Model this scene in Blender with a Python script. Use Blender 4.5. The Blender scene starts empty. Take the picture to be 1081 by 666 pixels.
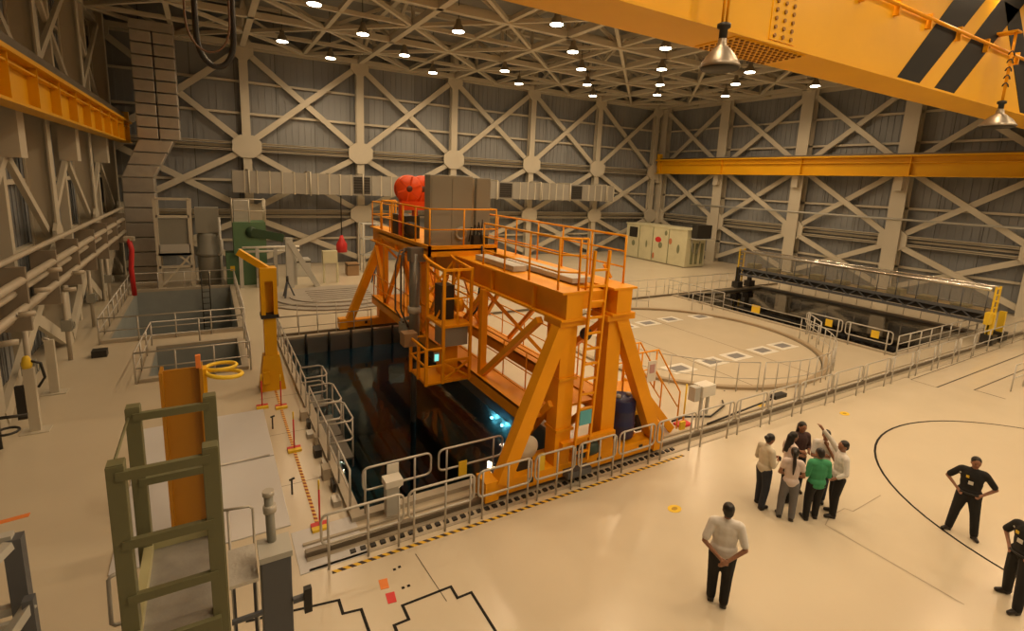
import bpy, math, random
from mathutils import Vector, Matrix
random.seed(7)
PI = math.pi
scene = bpy.context.scene
C = scene.collection

# ------------------------------------------------------------------ camera
f_px, yaw, pitch, roll = 540.925, math.radians(30.7725), math.radians(10.2841), math.radians(2.44405)
cam_d = bpy.data.cameras.new('camera'); cam = bpy.data.objects.new('camera', cam_d); C.objects.link(cam)
cy, sy, cp, sp = math.cos(yaw), math.sin(yaw), math.cos(pitch), math.sin(pitch)
Fv = Vector((sy*cp, cy*cp, -sp)); Rv = Vector((cy, -sy, 0)); Uv = Rv.cross(Fv)
R2 = Rv*math.cos(roll)+Uv*math.sin(roll); U2 = -Rv*math.sin(roll)+Uv*math.cos(roll)
m = Matrix((R2, U2, -Fv)).transposed().to_4x4(); m.translation = (0, 0, 7.0)
cam.matrix_world = m
cam_d.sensor_fit = 'HORIZONTAL'; cam_d.sensor_width = 36.0; cam_d.lens = f_px/1081*36.0
cam_d.shift_y = -42.633/1081; cam_d.clip_start = 0.05; cam_d.clip_end = 300
scene.camera = cam
# ------------------------------------------------------------------ world, exposure
w = bpy.data.worlds.new('hall_dark'); scene.world = w; w.use_nodes = True
w.node_tree.nodes['Background'].inputs[0].default_value = (0, 0, 0, 1)
w.node_tree.nodes['Background'].inputs[1].default_value = 0.0
vs = scene.view_settings
vs.view_transform = 'Standard'; vs.look = 'None'; vs.gamma = 1.0; vs.use_curve_mapping = False
vs.exposure = 0.0
LAMP_W = 800.0
LAMP_COL = (1.0, 0.70, 0.40)

# ------------------------------------------------------------------ materials
def lin(c): return tuple(((v/255+0.055)/1.055)**2.4 if v/255 > 0.04045 else v/255/12.92 for v in c)
MATS = {}
def mat(name, rgb, rough=0.5, metal=0.0, var=0.12, scale=1.5, bump=0.0, bscale=40.0, emit=None, rnd=0.0, spec=None, stretch=None):
    if name in MATS: return MATS[name]
    mt = bpy.data.materials.new(name); mt.use_nodes = True; MATS[name] = mt
    nt = mt.node_tree; b = nt.nodes['Principled BSDF']; L = nt.links.new
    b.inputs['Roughness'].default_value = rough; b.inputs['Metallic'].default_value = metal
    if spec is not None: b.inputs['Specular IOR Level'].default_value = spec
    col = (*rgb, 1)
    if emit:
        b.inputs['Emission Color'].default_value = (*emit[0], 1); b.inputs['Emission Strength'].default_value = emit[1]
    tc = nt.nodes.new('ShaderNodeTexCoord')
    vec = tc.outputs['Object']
    if stretch:
        mp = nt.nodes.new('ShaderNodeMapping'); mp.inputs['Scale'].default_value = stretch
        L(vec, mp.inputs[0]); vec = mp.outputs[0]
    n = nt.nodes.new('ShaderNodeTexNoise'); n.inputs['Scale'].default_value = scale; n.inputs['Detail'].default_value = 5
    L(vec, n.inputs['Vector'])
    mx = nt.nodes.new('ShaderNodeMix'); mx.data_type = 'RGBA'
    mx.inputs[6].default_value = tuple(c*(1-var) for c in rgb)+(1,)
    mx.inputs[7].default_value = tuple(min(1, c*(1+var)) for c in rgb)+(1,)
    L(n.outputs['Fac'], mx.inputs[0]); out = mx.outputs[2]
    if rnd:
        oi = nt.nodes.new('ShaderNodeObjectInfo'); hs = nt.nodes.new('ShaderNodeHueSaturation')
        mr = nt.nodes.new('ShaderNodeMapRange'); mr.inputs[3].default_value = 1-rnd; mr.inputs[4].default_value = 1+rnd
        L(oi.outputs['Random'], mr.inputs[0]); L(mr.outputs[0], hs.inputs['Value']); L(out, hs.inputs['Color']); out = hs.outputs[0]
    L(out, b.inputs['Base Color'])
    if bump:
        n2 = nt.nodes.new('ShaderNodeTexNoise'); n2.inputs['Scale'].default_value = bscale; L(vec, n2.inputs['Vector'])
        bp = nt.nodes.new('ShaderNodeBump'); bp.inputs['Strength'].default_value = bump; bp.inputs['Distance'].default_value = 0.02
        L(n2.outputs['Fac'], bp.inputs['Height']); L(bp.outputs[0], b.inputs['Normal'])
    return mt
def stripes(name, a, b_, axis, width, rough=0.6, slant=0.0):
    mt = bpy.data.materials.new(name); mt.use_nodes = True; nt = mt.node_tree; b = nt.nodes['Principled BSDF']; L = nt.links.new
    b.inputs['Roughness'].default_value = rough
    tc = nt.nodes.new('ShaderNodeTexCoord'); sx = nt.nodes.new('ShaderNodeSeparateXYZ'); L(tc.outputs['Object'], sx.inputs[0])
    ma = nt.nodes.new('ShaderNodeMath'); ma.operation = 'MULTIPLY_ADD'
    o = 1 if axis == 0 else 0
    L(sx.outputs[o], ma.inputs[0]); ma.inputs[1].default_value = slant; L(sx.outputs[axis], ma.inputs[2])
    md = nt.nodes.new('ShaderNodeMath'); md.operation = 'FLOORED_MODULO'; L(ma.outputs[0], md.inputs[0]); md.inputs[1].default_value = 2*width
    gt = nt.nodes.new('ShaderNodeMath'); gt.operation = 'GREATER_THAN'; L(md.outputs[0], gt.inputs[0]); gt.inputs[1].default_value = width
    mx = nt.nodes.new('ShaderNodeMix'); mx.data_type = 'RGBA'; mx.inputs[6].default_value = (*a, 1); mx.inputs[7].default_value = (*b_, 1)
    L(gt.outputs[0], mx.inputs[0]); L(mx.outputs[2], b.inputs['Base Color']); MATS[name] = mt
    return mt
FLOOR = mat('floor_epoxy', (0.60, 0.53, 0.41), 0.23, var=0.07, scale=0.6, bump=0.12, bscale=1.6, spec=0.45)
JOINT = mat('floor_joint', (0.10, 0.085, 0.06), 0.7)
FAINT = mat('faint_joint', (0.32, 0.27, 0.20), 0.6)
SLAB = mat('white_slab', (0.60, 0.60, 0.62), 0.45, var=0.04, bump=0.02, bscale=3)
BLACKP = mat('black_paint_line', (0.012, 0.011, 0.010), 0.6, spec=0.2)
SIDING = mat('grey_siding', (0.25, 0.265, 0.285), 0.5, var=0.16, scale=0.7, rnd=0.07, stretch=(1, 1, 0.15))
WALLB = mat('wall_backing', (0.10, 0.10, 0.10), 0.8)
STEEL = mat('cream_steel', (0.56, 0.52, 0.43), 0.55, var=0.08, scale=0.8)
STEELR = STEEL
DECK = mat('roof_deck', (0.25, 0.25, 0.24), 0.7)
CRANE = mat('crane_yellow', (0.76, 0.40, 0.006), 0.42, var=0.12, scale=0.5, bump=0.02, bscale=2, spec=0.3)
GANT = mat('gantry_orange', (0.84, 0.35, 0.004), 0.45, var=0.18, scale=1.2, spec=0.3)
GANTD = mat('gantry_orange_worn', (0.84, 0.35, 0.004), 0.5, var=0.25, scale=3, spec=0.3)
REEL = mat('red_reel', (0.80, 0.085, 0.008), 0.4)
GREYBOX = mat('grey_cabinet', (0.27, 0.27, 0.24), 0.5, var=0.06)
LGREY = mat('light_grey_paint', (0.48, 0.48, 0.45), 0.5)
RAILM = mat('galvanised_rail', (0.50, 0.48, 0.44), 0.42, 0.35, var=0.08, scale=6)
DARKM = mat('dark_metal', (0.035, 0.033, 0.03), 0.5, 0.3)
MASTM = mat('mast_grey', (0.20, 0.20, 0.19), 0.4, 0.5)
TRACKM = mat('track_steel', (0.20, 0.17, 0.13), 0.4, 0.6)
KERB = mat('kerb_concrete', (0.42, 0.37, 0.29), 0.6, var=0.12, scale=2)
POOLW = mat('pool_liner_steel', (0.30, 0.31, 0.31), 0.35, 0.7, var=0.15)
POOLF = mat('pool_floor_steel', (0.26, 0.27, 0.27), 0.5, 0.5)
RACK = mat('rack_steel', (0.13, 0.15, 0.155), 0.5, 0.1)
HATCHW = mat('hatch_lining', (0.28, 0.31, 0.31), 0.6, var=0.15)
DUCT = mat('foil_duct', (0.52, 0.50, 0.47), 0.34, 0.55, var=0.18, scale=2.5, bump=0.25, bscale=3, rnd=0.12)
DUCTD = mat('duct_grey', (0.36, 0.35, 0.32), 0.45, 0.3, var=0.1, rnd=0.08)
GREEN = mat('green_machine', (0.10, 0.20, 0.105), 0.5)
OLIVE = mat('olive_frame', (0.165, 0.165, 0.085), 0.5, var=0.08)
OLIVEL = mat('olive_light', (0.42, 0.40, 0.22), 0.5)
BLUEGR = mat('blue_grey_steel', (0.115, 0.125, 0.145), 0.45, 0.2)
PLATE = mat('tread_plate', (0.36, 0.35, 0.33), 0.38, 0.35, var=0.35, scale=6, bump=0.08, bscale=40)
BROWNY = mat('ochre_column', (0.42, 0.19, 0.008), 0.42, var=0.1)
YELLOW = mat('safety_yellow', (0.80, 0.55, 0.03), 0.5)
REDP = mat('red_plastic', (0.62, 0.03, 0.03), 0.5)
ORANGEP = mat('orange_sheet', (0.80, 0.24, 0.05), 0.6)
WHITEP = mat('white_plastic', (0.72, 0.70, 0.64), 0.4)
CREAMP = mat('cream_booth', (0.60, 0.58, 0.40), 0.5, var=0.18, scale=1.2)
STAIN = mat('green_stain', (0.20, 0.22, 0.13), 0.6)
BLUED = mat('navy_drum', (0.02, 0.025, 0.10), 0.35)
CYANS = mat('blue_sign', (0.10, 0.42, 0.52), 0.5)
GREYTARP = mat('grey_cover', (0.33, 0.30, 0.26), 0.6, var=0.14, scale=1.0)
PIPEM = mat('pipe_cream', (0.46, 0.41, 0.33), 0.5)
RUBBER = mat('black_rubber', (0.015, 0.014, 0.013), 0.5)
CHROME = mat('bell_metal', (0.30, 0.27, 0.23), 0.38, 0.7)
CLEAR = mat('wrap_film', (0.35, 0.34, 0.31), 0.18, 0.2, var=0.3, scale=2, bump=0.6, bscale=4)
CLEAR.node_tree.nodes['Principled BSDF'].inputs['Alpha'].default_value = 0.16
TUBEM = mat('bright_tube', (0.70, 0.67, 0.62), 0.2, 0.8)
LENS = mat('lamp_lens', (1, 0.95, 0.85), 0.4, emit=((1.0, 0.86, 0.62), 22.0))
POOLLAMP = mat('underwater_lamp_lens', (0.7, 1, 1), 0.4, emit=((0.30, 0.85, 1.0), 450.0))
SCREEN = mat('cyan_screen', (0.1, 0.4, 0.4), 0.4, emit=((0.25, 0.9, 0.8), 1.0))
HAZ = stripes('hazard_tape', (0.80, 0.50, 0.03), (0.05, 0.03, 0.02), 0, 0.09, slant=0.9)
HAZY = stripes('hazard_tape_red', (0.80, 0.52, 0.12), (0.30, 0.05, 0.02), 1, 0.07, slant=0.5)
def water(name, tint, rough=0.03):
    mt = bpy.data.materials.new(name); mt.use_nodes = True; nt = mt.node_tree; b = nt.nodes['Principled BSDF']; L = nt.links.new
    b.inputs['Base Color'].default_value = (*tint, 1); b.inputs['Roughness'].default_value = rough
    b.inputs['Transmission Weight'].default_value = 1.0; b.inputs['IOR'].default_value = 1.33
    tc = nt.nodes.new('ShaderNodeTexCoord'); n = nt.nodes.new('ShaderNodeTexNoise'); n.inputs['Scale'].default_value = 2.5; n.inputs['Detail'].default_value = 3
    bp = nt.nodes.new('ShaderNodeBump'); bp.inputs['Strength'].default_value = 0.08; bp.inputs['Distance'].default_value = 0.05
    L(tc.outputs['Object'], n.inputs['Vector']); L(n.outputs['Fac'], bp.inputs['Height']); L(bp.outputs[0], b.inputs['Normal'])
    MATS[name] = mt; return mt
WATER = water('pool_water', (0.22, 0.42, 0.46))
WATERD = water('dark_water', (0.30, 0.25, 0.19))

# ------------------------------------------------------------------ mesh helpers
V = Vector
class MB:
    def __init__(s): s.v = []; s.f = []; s.sm = []; s.mi = []; s.cur = 0
    def _add(s, vs_, fs, smooth=False):
        o = len(s.v); s.v += [V(p) for p in vs_]
        for f in fs: s.f.append([o+i for i in f]); s.sm.append(smooth); s.mi.append(s.cur)
        return s
    def box(s, a, b):
        x0, y0, z0 = a; x1, y1, z1 = b
        return s._add([(x0,y0,z0),(x1,y0,z0),(x1,y1,z0),(x0,y1,z0),(x0,y0,z1),(x1,y0,z1),(x1,y1,z1),(x0,y1,z1)],
            [(0,3,2,1),(4,5,6,7),(0,1,5,4),(1,2,6,5),(2,3,7,6),(3,0,4,7)])
    def frame(s, p, q, up=(0,0,1)):
        p = V(p); q = V(q); d = (q-p).normalized(); u = V(up)
        if abs(d.dot(u)) > 0.98: u = V((0,1,0)) if abs(d.y) < 0.9 else V((1,0,0))
        sd = d.cross(u).normalized(); u = sd.cross(d).normalized()
        return p, q, d, sd, u
    def beam(s, p, q, w, h, up=(0,0,1)):
        p, q, d, sd, u = s.frame(p, q, up)
        vs_ = [c+sd*a*w/2+u*b*h/2 for c in (p, q) for a, b in ((-1,-1),(1,-1),(1,1),(-1,1))]
        return s._add(vs_, [(0,1,2,3),(7,6,5,4),(0,4,5,1),(1,5,6,2),(2,6,7,3),(3,7,4,0)])
    def ibeam(s, p, q, w, h, t=0.04, up=(0,0,1)):
        P, Q, d, sd, u = s.frame(p, q, up); o = u*(h/2-t/2)
        s.beam(P+o, Q+o, w, t, u); s.beam(P-o, Q-o, w, t, u); s.beam(P, Q, t, h-2*t, u); return s
    def tube(s, p, q, r, n=8, r2=None):
        p, q, d, sd, u = s.frame(p, q); r2 = r if r2 is None else r2
        ring = [sd*math.cos(2*PI*i/n)+u*math.sin(2*PI*i/n) for i in range(n)]
        s._add([p+a*r for a in ring]+[q+a*r2 for a in ring], [(i,n+i,n+(i+1)%n,(i+1)%n) for i in range(n)], True)
        o = len(s.v)-2*n
        s.f.append([o+i for i in range(n)]); s.sm.append(False); s.mi.append(s.cur)
        s.f.append([o+n+i for i in reversed(range(n))]); s.sm.append(False); s.mi.append(s.cur)
        return s
    def path(s, pts, r, n=6, closed=False):
        P = [V(p) for p in pts]; k = len(P); rings = []
        pu = None
        for i in range(k):
            a = P[i-1] if (i or closed) else P[i]; b = P[(i+1) % k] if (i < k-1 or closed) else P[i]
            d = (b-a).normalized()
            if pu is None:
                u = V((0,0,1)) if abs(d.z) < 0.9 else V((1,0,0))
            else: u = pu
            sd = d.cross(u)
            if sd.length < 1e-4: sd = d.cross(V((0.3,0.8,0.1)))
            sd.normalize(); u = sd.cross(d).normalized(); pu = u
            rings.append([P[i]+(sd*math.cos(2*PI*j/n)+u*math.sin(2*PI*j/n))*r for j in range(n)])
        vs_ = [x for rg in rings for x in rg]; fs = []
        for i in range(k if closed else k-1):
            a = i*n; b = ((i+1) % k)*n
            fs += [(a+j, b+j, b+(j+1)%n, a+(j+1)%n) for j in range(n)]
        if not closed: fs += [tuple(range(n)), tuple(reversed(range((k-1)*n, k*n)))]
        return s._add(vs_, fs, True)
    def lathe(s, c, prof, n=16, ax=2):
        c = V(c); vs_ = []
        for r, z in prof:
            for j in range(n):
                a = 2*PI*j/n; p = (r*math.cos(a), r*math.sin(a), z)
                if ax == 1: p = (p[0], z, p[1])
                if ax == 0: p = (z, p[0], p[1])
                vs_.append(c+V(p))
        fs = []
        for i in range(len(prof)-1):
            fs += [(i*n+j, i*n+(j+1)%n, (i+1)*n+(j+1)%n, (i+1)*n+j) for j in range(n)]
        fs += [tuple(reversed(range(n))), tuple(range((len(prof)-1)*n, len(prof)*n))]
        return s._add(vs_, fs, True)
    def prism(s, poly, axis, a, b):
        def P(u, v, w_): return {0: (w_, u, v), 1: (u, w_, v), 2: (u, v, w_)}[axis]
        n = len(poly)
        return s._add([P(*p, a) for p in poly]+[P(*p, b) for p in poly],
            [tuple(range(n)), tuple(reversed(range(n, 2*n)))]+[(i, n+i, n+(i+1)%n, (i+1)%n) for i in range(n)])
    def ell(s, c, r, rot=None, nu=12, nv=8):
        c = V(c); vs_ = []; fs = []
        for i in range(nv+1):
            t = PI*i/nv
            for j in range(nu):
                a = 2*PI*j/nu; p = V((r[0]*math.sin(t)*math.cos(a), r[1]*math.sin(t)*math.sin(a), r[2]*math.cos(t)))
                if rot: p = rot @ p
                vs_.append(c+p)
        for i in range(nv):
            fs += [(i*nu+j, (i+1)*nu+j, (i+1)*nu+(j+1)%nu, i*nu+(j+1)%nu) for j in range(nu)]
        return s._add(vs_, fs, True)
    def cap(s, p, q, r1, r2, n=10):
        p = V(p); q = V(q); s.tube(p, q, r1, n, r2)
        s.ell(p, (r1,)*3, None, n, 6); s.ell(q, (r2,)*3, None, n, 6); return s
    def build(s, name, mt, parent=None, bevel=0.0):
        me = bpy.data.meshes.new(name)
        off = V(parent['_o']) if parent is not None and '_o' in parent else V((0,0,0))
        me.from_pydata([p-off for p in s.v], [], s.f); me.polygons.foreach_set('use_smooth', s.sm)
        for x in (mt if isinstance(mt, (list, tuple)) else [mt]): me.materials.append(x)
        if any(s.mi): me.polygons.foreach_set('material_index', s.mi)
        me.update()
        return link(name, me, parent, bevel)
def link(name, me, parent=None, bevel=0.0, loc=None):
    o = bpy.data.objects.new(name, me); C.objects.link(o)
    if parent is not None:
        o.parent = parent; o['_o'] = list(parent['_o']) if '_o' in parent else [0, 0, 0]
    else: o['_o'] = [0, 0, 0]
    if loc is not None: o.location = loc
    if bevel:
        b = o.modifiers.new('bevel', 'BEVEL'); b.width = bevel; b.segments = 2; b.limit_method = 'ANGLE'
    return o
def thing(name, label, cat, loc=(0,0,0), group=None):
    o = bpy.data.objects.new(name, None); C.objects.link(o); o.location = loc; o.empty_display_size = 0.2
    o['_o'] = list(loc); o['label'] = label; o['category'] = cat
    if group: o['group'] = group
    return o
def tag(o, label, cat, group=None):
    o['label'] = label; o['category'] = cat
    if group: o['group'] = group
    return o
def struct(name, mb, mt, parent=None):
    o = mb.build(name, mt, parent)
    if parent is None: o['kind'] = 'structure'
    return o
def copy_tree(o, loc=None, parent=None, label=None, group=None):
    c = o.copy(); C.objects.link(c); c.parent = parent
    if loc is not None: c.location = loc
    if label: c['label'] = label
    if group: c['group'] = group
    for ch in list(o.children): copy_tree(ch, None, c)
    return c
def arc(cx, cy_, r, a0, a1, n, z=0):
    return [(cx+r*math.cos(math.radians(a0+(a1-a0)*i/n)), cy_+r*math.sin(math.radians(a0+(a1-a0)*i/n)), z) for i in range(n+1)]

# ================================================================== STRUCTURE
XL, XR, YB, YF = -5.9, 44.4, 42.7, -13.0
# ---- floor with openings
holes = [(2.4, 8.0, 9.85, 22.7), (26.5, 35.8, 10.35, 23.2), (-2.05, 0.72, 19.95, 23.4), (-3.75, 0.85, 25.1, 34.8)]
xs = sorted({XL, XR, *[h[0] for h in holes], *[h[1] for h in holes]}); ys = sorted({YF, YB, *[h[2] for h in holes], *[h[3] for h in holes]})
fm = MB()
for i in range(len(xs)-1):
    for j in range(len(ys)-1):
        mx_, my_ = (xs[i]+xs[i+1])/2, (ys[j]+ys[j+1])/2
        if any(h[0] < mx_ < h[1] and h[2] < my_ < h[3] for h in holes): continue
        fm._add([(xs[i],ys[j],0),(xs[i+1],ys[j],0),(xs[i+1],ys[j+1],0),(xs[i],ys[j+1],0)], [(0,1,2,3)])
floor = struct('floor', fm, FLOOR)
def line(pts, w_, mt, name='painted_line', z=0.004, closed=False):
    mb = MB(); P = [V((p[0], p[1], 0)) for p in pts]
    k = len(P); L_, R_ = [], []
    for i in range(k):
        a = P[i-1] if (i or closed) else None; b = P[(i+1) % k] if (i < k-1 or closed) else None
        d1 = (P[i]-a).normalized() if a is not None else None; d2 = (b-P[i]).normalized() if b is not None else None
        n1 = V((-d1.y, d1.x, 0)) if d1 else None; n2 = V((-d2.y, d2.x, 0)) if d2 else None
        if n1 is None: nn = n2
        elif n2 is None: nn = n1
        else:
            nn = (n1+n2); nn = nn/max(0.5, nn.length)
            nn = nn.normalized()/max(0.4, nn.normalized().dot(n1))
        L_.append(P[i]+nn*w_/2); R_.append(P[i]-nn*w_/2)
    vs_ = []
    for a, b in zip(L_, R_): vs_ += [(a.x,a.y,z),(b.x,b.y,z)]
    fs = [(2*i, 2*i+1, 2*((i+1)%k)+1, 2*((i+1)%k)) for i in range(k if closed else k-1)]
    mb._add(vs_, fs); return mb.build(name, mt, floor)
# black stepped outlines
line([(0.15,8.0),(1.52,7.76),(1.52,7.45),(1.80,7.40),(1.80,5.2)], 0.05, BLACKP, 'stepped_line')
line([(2.18,5.6),(2.18,6.85),(2.42,6.85),(2.42,7.16),(3.29,7.16),(3.29,6.88),(3.55,6.88),(3.55,5.2)], 0.05, BLACKP, 'stepped_line')
line(arc(17.9, 1.55, 5.08, -40, 320, 72)[:-1], 0.055, BLACKP, 'circle_line', closed=True)
line([(11.12,2.6),(11.12,5.0),(11.5,5.12),(12.13,5.12),(12.2,4.97),(13.49,4.99)], 0.02, FAINT, 'joint_line')
line([(3.02,8.2),(3.10,6.9)], 0.015, JOINT, 'joint_line')
line([(23.5,8.42),(33.2,8.55)], 0.035, JOINT, 'joint_line'); line([(23.5,7.57),(34,7.65)], 0.06, JOINT, 'joint_line')
line([(23.5,8.42),(23.5,7.57)], 0.03, JOINT, 'joint_line')
line([(24.6,5.9),(24.6,6.8),(34,6.8)], 0.05, JOINT, 'joint_line')
for yy in (11.6, 14.2, 16.8): line([(1.05,yy),(2.2,yy)], 0.015, JOINT, 'joint_line')
for xx in (20.35, 16.95): line([(xx,10.4 if xx > 18 else 10.7),(xx,21.2)], 0.035, JOINT, 'joint_line')
# reactor well ring and its hatch plates
line(arc(19.0, 15.9, 5.75, 0, 360, 72)[:-1], 0.16, JOINT, 'ring_groove', closed=True)
rk = MB(); 
a_, b_ = arc(19.0, 15.9, 5.95, 0, 360, 72)[:-1], arc(19.0, 15.9, 5.72, 0, 360, 72)[:-1]
n_ = 72
rk._add([(p[0],p[1],0.0) for p in a_]+[(p[0],p[1],0.10) for p in a_]+[(p[0],p[1],0.10) for p in b_]+[(p[0],p[1],0.0) for p in b_],
   [(k*n_+i, k*n_+(i+1)%n_, (k+1)*n_+(i+1)%n_, (k+1)*n_+i) for k in range(3) for i in range(n_)])
rk.build('ring_kerb', mat('ring_brown', (0.36,0.28,0.18), 0.5), floor)
for x_, y_ in [(15.75,13.2),(17.7,13.2),(19.35,13.25),(21.2,13.25),(22.8,13.3),(18.0,18.7),(19.6,18.75),(21.35,18.85),(23.5,18.6),(16.1,18.4)]:
    mb = MB(); mb.box((x_-0.62,y_-0.42,0.0),(x_+0.62,y_+0.42,0.012)); mb.build('hatch_frame', WHITEP, floor)
    mb = MB(); mb.box((x_-0.36,y_-0.22,0.012),(x_+0.36,y_+0.22,0.02)); mb.build('hatch_plate', mat('hatch_grey', (0.20,0.20,0.21), 0.5), floor)
# white cover slabs
for x0,x1,y0,y1 in ((-1.85,1.08,13.1,16.0),(-1.85,1.08,10.1,13.06)):
    MB().box((x0,y0,0.0),(x1,y1,0.03)).build('cover_slab', SLAB, floor, 0.01)
MB().tube((-1.7,13.08,0.05),(0.98,13.08,0.05),0.03).build('slab_bar', RAILM, floor)
MB().box((1.05,8.62,0),(2.25,9.85,0.012)).build('cover_slab', SLAB, floor)
# hazard tapes
MB().box((1.52,8.62,0.0),(1.59,18.2,0.006)).build('hazard_tape', HAZY, floor)
MB().box((1.55,8.40,0.0),(10.6,8.48,0.006)).build('hazard_tape', HAZ, floor)
# floor stickers
for x_, y_, mt, a in [(8.58,6.91,YELLOW,0.2),(17.6,7.9,YELLOW,0.3),(15.6,9.5,YELLOW,0.3),(-3.67,12.75,ORANGEP,0.3)]:
    MB().prism([(x_+0.17*math.cos(k*PI/8), y_+0.13*math.sin(k*PI/8)) for k in range(16)] if mt is YELLOW else [(x_-.28,y_-.09),(x_+.22,y_-.02),(x_+.22,y_+.12),(x_-.28,y_+.05)], 2, 0.0, 0.006).build('floor_sticker', mt, floor)
    if mt is YELLOW: MB().prism([(x_+0.08*math.cos(k*PI/6), y_+0.05*math.sin(k*PI/6)) for k in range(12)], 2, 0.006, 0.009).build('sticker_mark', mat('sticker_dark', (0.45,0.28,0.03),.6), floor)
for x_, y_, mt in ((2.28,7.75,ORANGEP),(2.30,7.40,REDP)):
    MB().prism([(x_-.08,y_-.10),(x_+.06,y_-.12),(x_+.09,y_+.11),(x_-.06,y_+.13)], 2, 0.0, 0.006).build('floor_sheet', mt, floor)
for x_, y_ in ((2.55,8.0),(2.65,8.02),(2.55,7.52),(2.65,7.52),(14.9,11.2),(15.5,10.9)):
    MB().box((x_-.025,y_-.025,0),(x_+.025,y_+.025,0.006)).build('floor_bolt', BLACKP, floor)

# ---- pools
def pool(hole, depth, wl, wm, bm, kerb=0.10, kw=0.22):
    x0,x1,y0,y1 = hole; t = 0.15
    mb = MB()
    mb.box((x0-t,y0-t,-depth),(x0,y1+t,0)); mb.box((x1,y0-t,-depth),(x1+t,y1+t,0))
    mb.box((x0,y0-t,-depth),(x1,y0,0)); mb.box((x0,y1,-depth),(x1,y1+t,0))
    mb.build('pool_wall', wm, floor)
    MB().box((x0-t,y0-t,-depth-0.2),(x1+t,y1+t,-depth)).build('pool_floor', bm, floor)
    if kerb:
        mb = MB(); mb.box((x0-kw,y0-kw,0),(x0,y1+kw,kerb)); mb.box((x1,y0-kw,0),(x1+kw,y1+kw,kerb)); mb.box((x0,y0-kw,0),(x1,y0,kerb)); mb.box((x0,y1,0),(x1,y1+kw,kerb))
        mb.build('pool_kerb', KERB, floor)
pool(holes[0], 9.0, -0.7, POOLW, POOLF); pool(holes[1], 8.0, -0.5, POOLW, POOLF, 0.08)
pool(holes[2], 9.0, None, HATCHW, KERB, 0.12)
pool(holes[3], 9.0, None, HATCHW, KERB, 0.14)
def water_surface(hole, z, mt, label):
    x0,x1,y0,y1 = hole
    o = MB().box((x0+.001,y0+.001,z-0.02),(x1-.001,y1-.001,z)).build('pool_water', mt); tag(o, label, 'water'); return o
water_surface(holes[0], -0.7, WATER, 'dark still water filling the fuel pool under the orange gantry')
water_surface(holes[1], -0.10, WATERD, 'brown-black water filling the pool beneath the film-wrapped bridge')
# fuel racks under water
for i in range(9):
    x0 = 2.75+i*0.50
    MB().box((x0,10.4,-9.0),(x0+0.38,21.8,-4.6)).build('fuel_rack', RACK, floor)
for y_, z_ in ((13.5,-0.86),(14.2,-0.90)):
    MB().ell((7.9,y_,z_),(0.045,0.045,0.045)).build('underwater_lamp', POOLLAMP, floor)
# liner supports on the far and left pool wall
for i in range(5): MB().tube((3.3+i*0.95,22.6,0.2),(3.3+i*0.95,22.6,-0.68),0.05).build('liner_post', DARKM, floor)

# ---- walls with panels, girts, columns, braces
GZ = [0.0, 2.0, 3.95, 6.3, 8.7, 11.0, 13.15, 15.4, 17.9]
def ribbed(wd, ht):
    mb = MB(); n = 6; t = 0.035
    mb.box((0.02,0,0.02),(wd-0.02,0.03,ht-0.02))
    for i in range(n):
        x = wd*(i+0.5)/n; mb.box((x-wd*0.022,-t,0.03),(x+wd*0.022,0.0,ht-0.03))
    me = bpy.data.meshes.new('siding_panel'); me.from_pydata(mb.v, [], mb.f); me.materials.append(SIDING); return me
def wall(name, origin, ux, length, ncol, cols, lowx=True):
    # origin: wall start at floor on inner face; ux: unit along the wall; inward normal = nrm
    ox, oy = origin; ux = V((ux[0],ux[1],0)); nrm = V((ux.y,-ux.x,0)) ; nrm = nrm if nrm.dot(V((19,14,0))-V((ox,oy,0))) > 0 else -nrm
    def P(s, z, d=0.0): return V((ox,oy,0))+ux*s+nrm*d+V((0,0,z))
    mb = MB(); mb.beam(P(0,8.95,-0.12),P(length,8.95,-0.12),0.16,18.1); wl = mb.build(name, WALLB); wl['kind'] = 'structure'
    pw = length/ncol; rot = math.atan2(ux.y, ux.x); flip = (V((ux.y,-ux.x,0)) - nrm).length > 0.1
    for j in range(len(GZ)-1):
        me = ribbed(pw, GZ[j+1]-GZ[j])
        for i in range(ncol):
            p = P(i*pw if not flip else (i+1)*pw, GZ[j]); o = link('siding_panel', me, wl, 0, p); o.rotation_euler = (0,0,rot+(PI if flip else 0))
    for z in GZ[1:-1]:
        MB().beam(P(0,z,0.16),P(length,z,0.16),0.2,0.16).build('girt', STEEL, wl)
    return wl, P
def gusset(P, s, z, d, r, wl, wx=1.0):
    k = [(1,.45),(.45,1),(-.45,1),(-1,.45),(-1,-.45),(-.45,-1),(.45,-1),(1,-.45)]
    f_ = [P(s+r*wx*a, z+r*b, d+0.06) for a, b in k]; b_ = [P(s+r*wx*a, z+r*b, d-0.06) for a, b in k]
    MB()._add(f_+b_, [tuple(range(8)), tuple(reversed(range(8,16)))]+[(i,8+i,8+(i+1)%8,(i+1)%8) for i in range(8)]).build('gusset_plate', STEEL, wl)
def column(P, s, w_, d0, d1, wl, z1=17.9):
    t = 0.06; mb = MB()
    nrm = (P(0,0,1)-P(0,0,0))
    def bx(s0,s1,da,db): 
        vs_ = [P(s0,0,da),P(s1,0,da),P(s1,0,db),P(s0,0,db)]; vs_ += [v+V((0,0,z1)) for v in vs_]
        mb._add(vs_, [(0,3,2,1),(4,5,6,7),(0,1,5,4),(1,2,6,5),(2,3,7,6),(3,0,4,7)])
    bx(s-w_/2,s+w_/2,d1-t,d1); bx(s-w_/2,s+w_/2,d0,d0+t); bx(s-t,s+t,d0+t,d1-t)
    bx(s-w_/2-.14,s+w_/2+.14,d0,d1+.12) if False else None
    mb.build('column', STEEL, wl)
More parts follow.
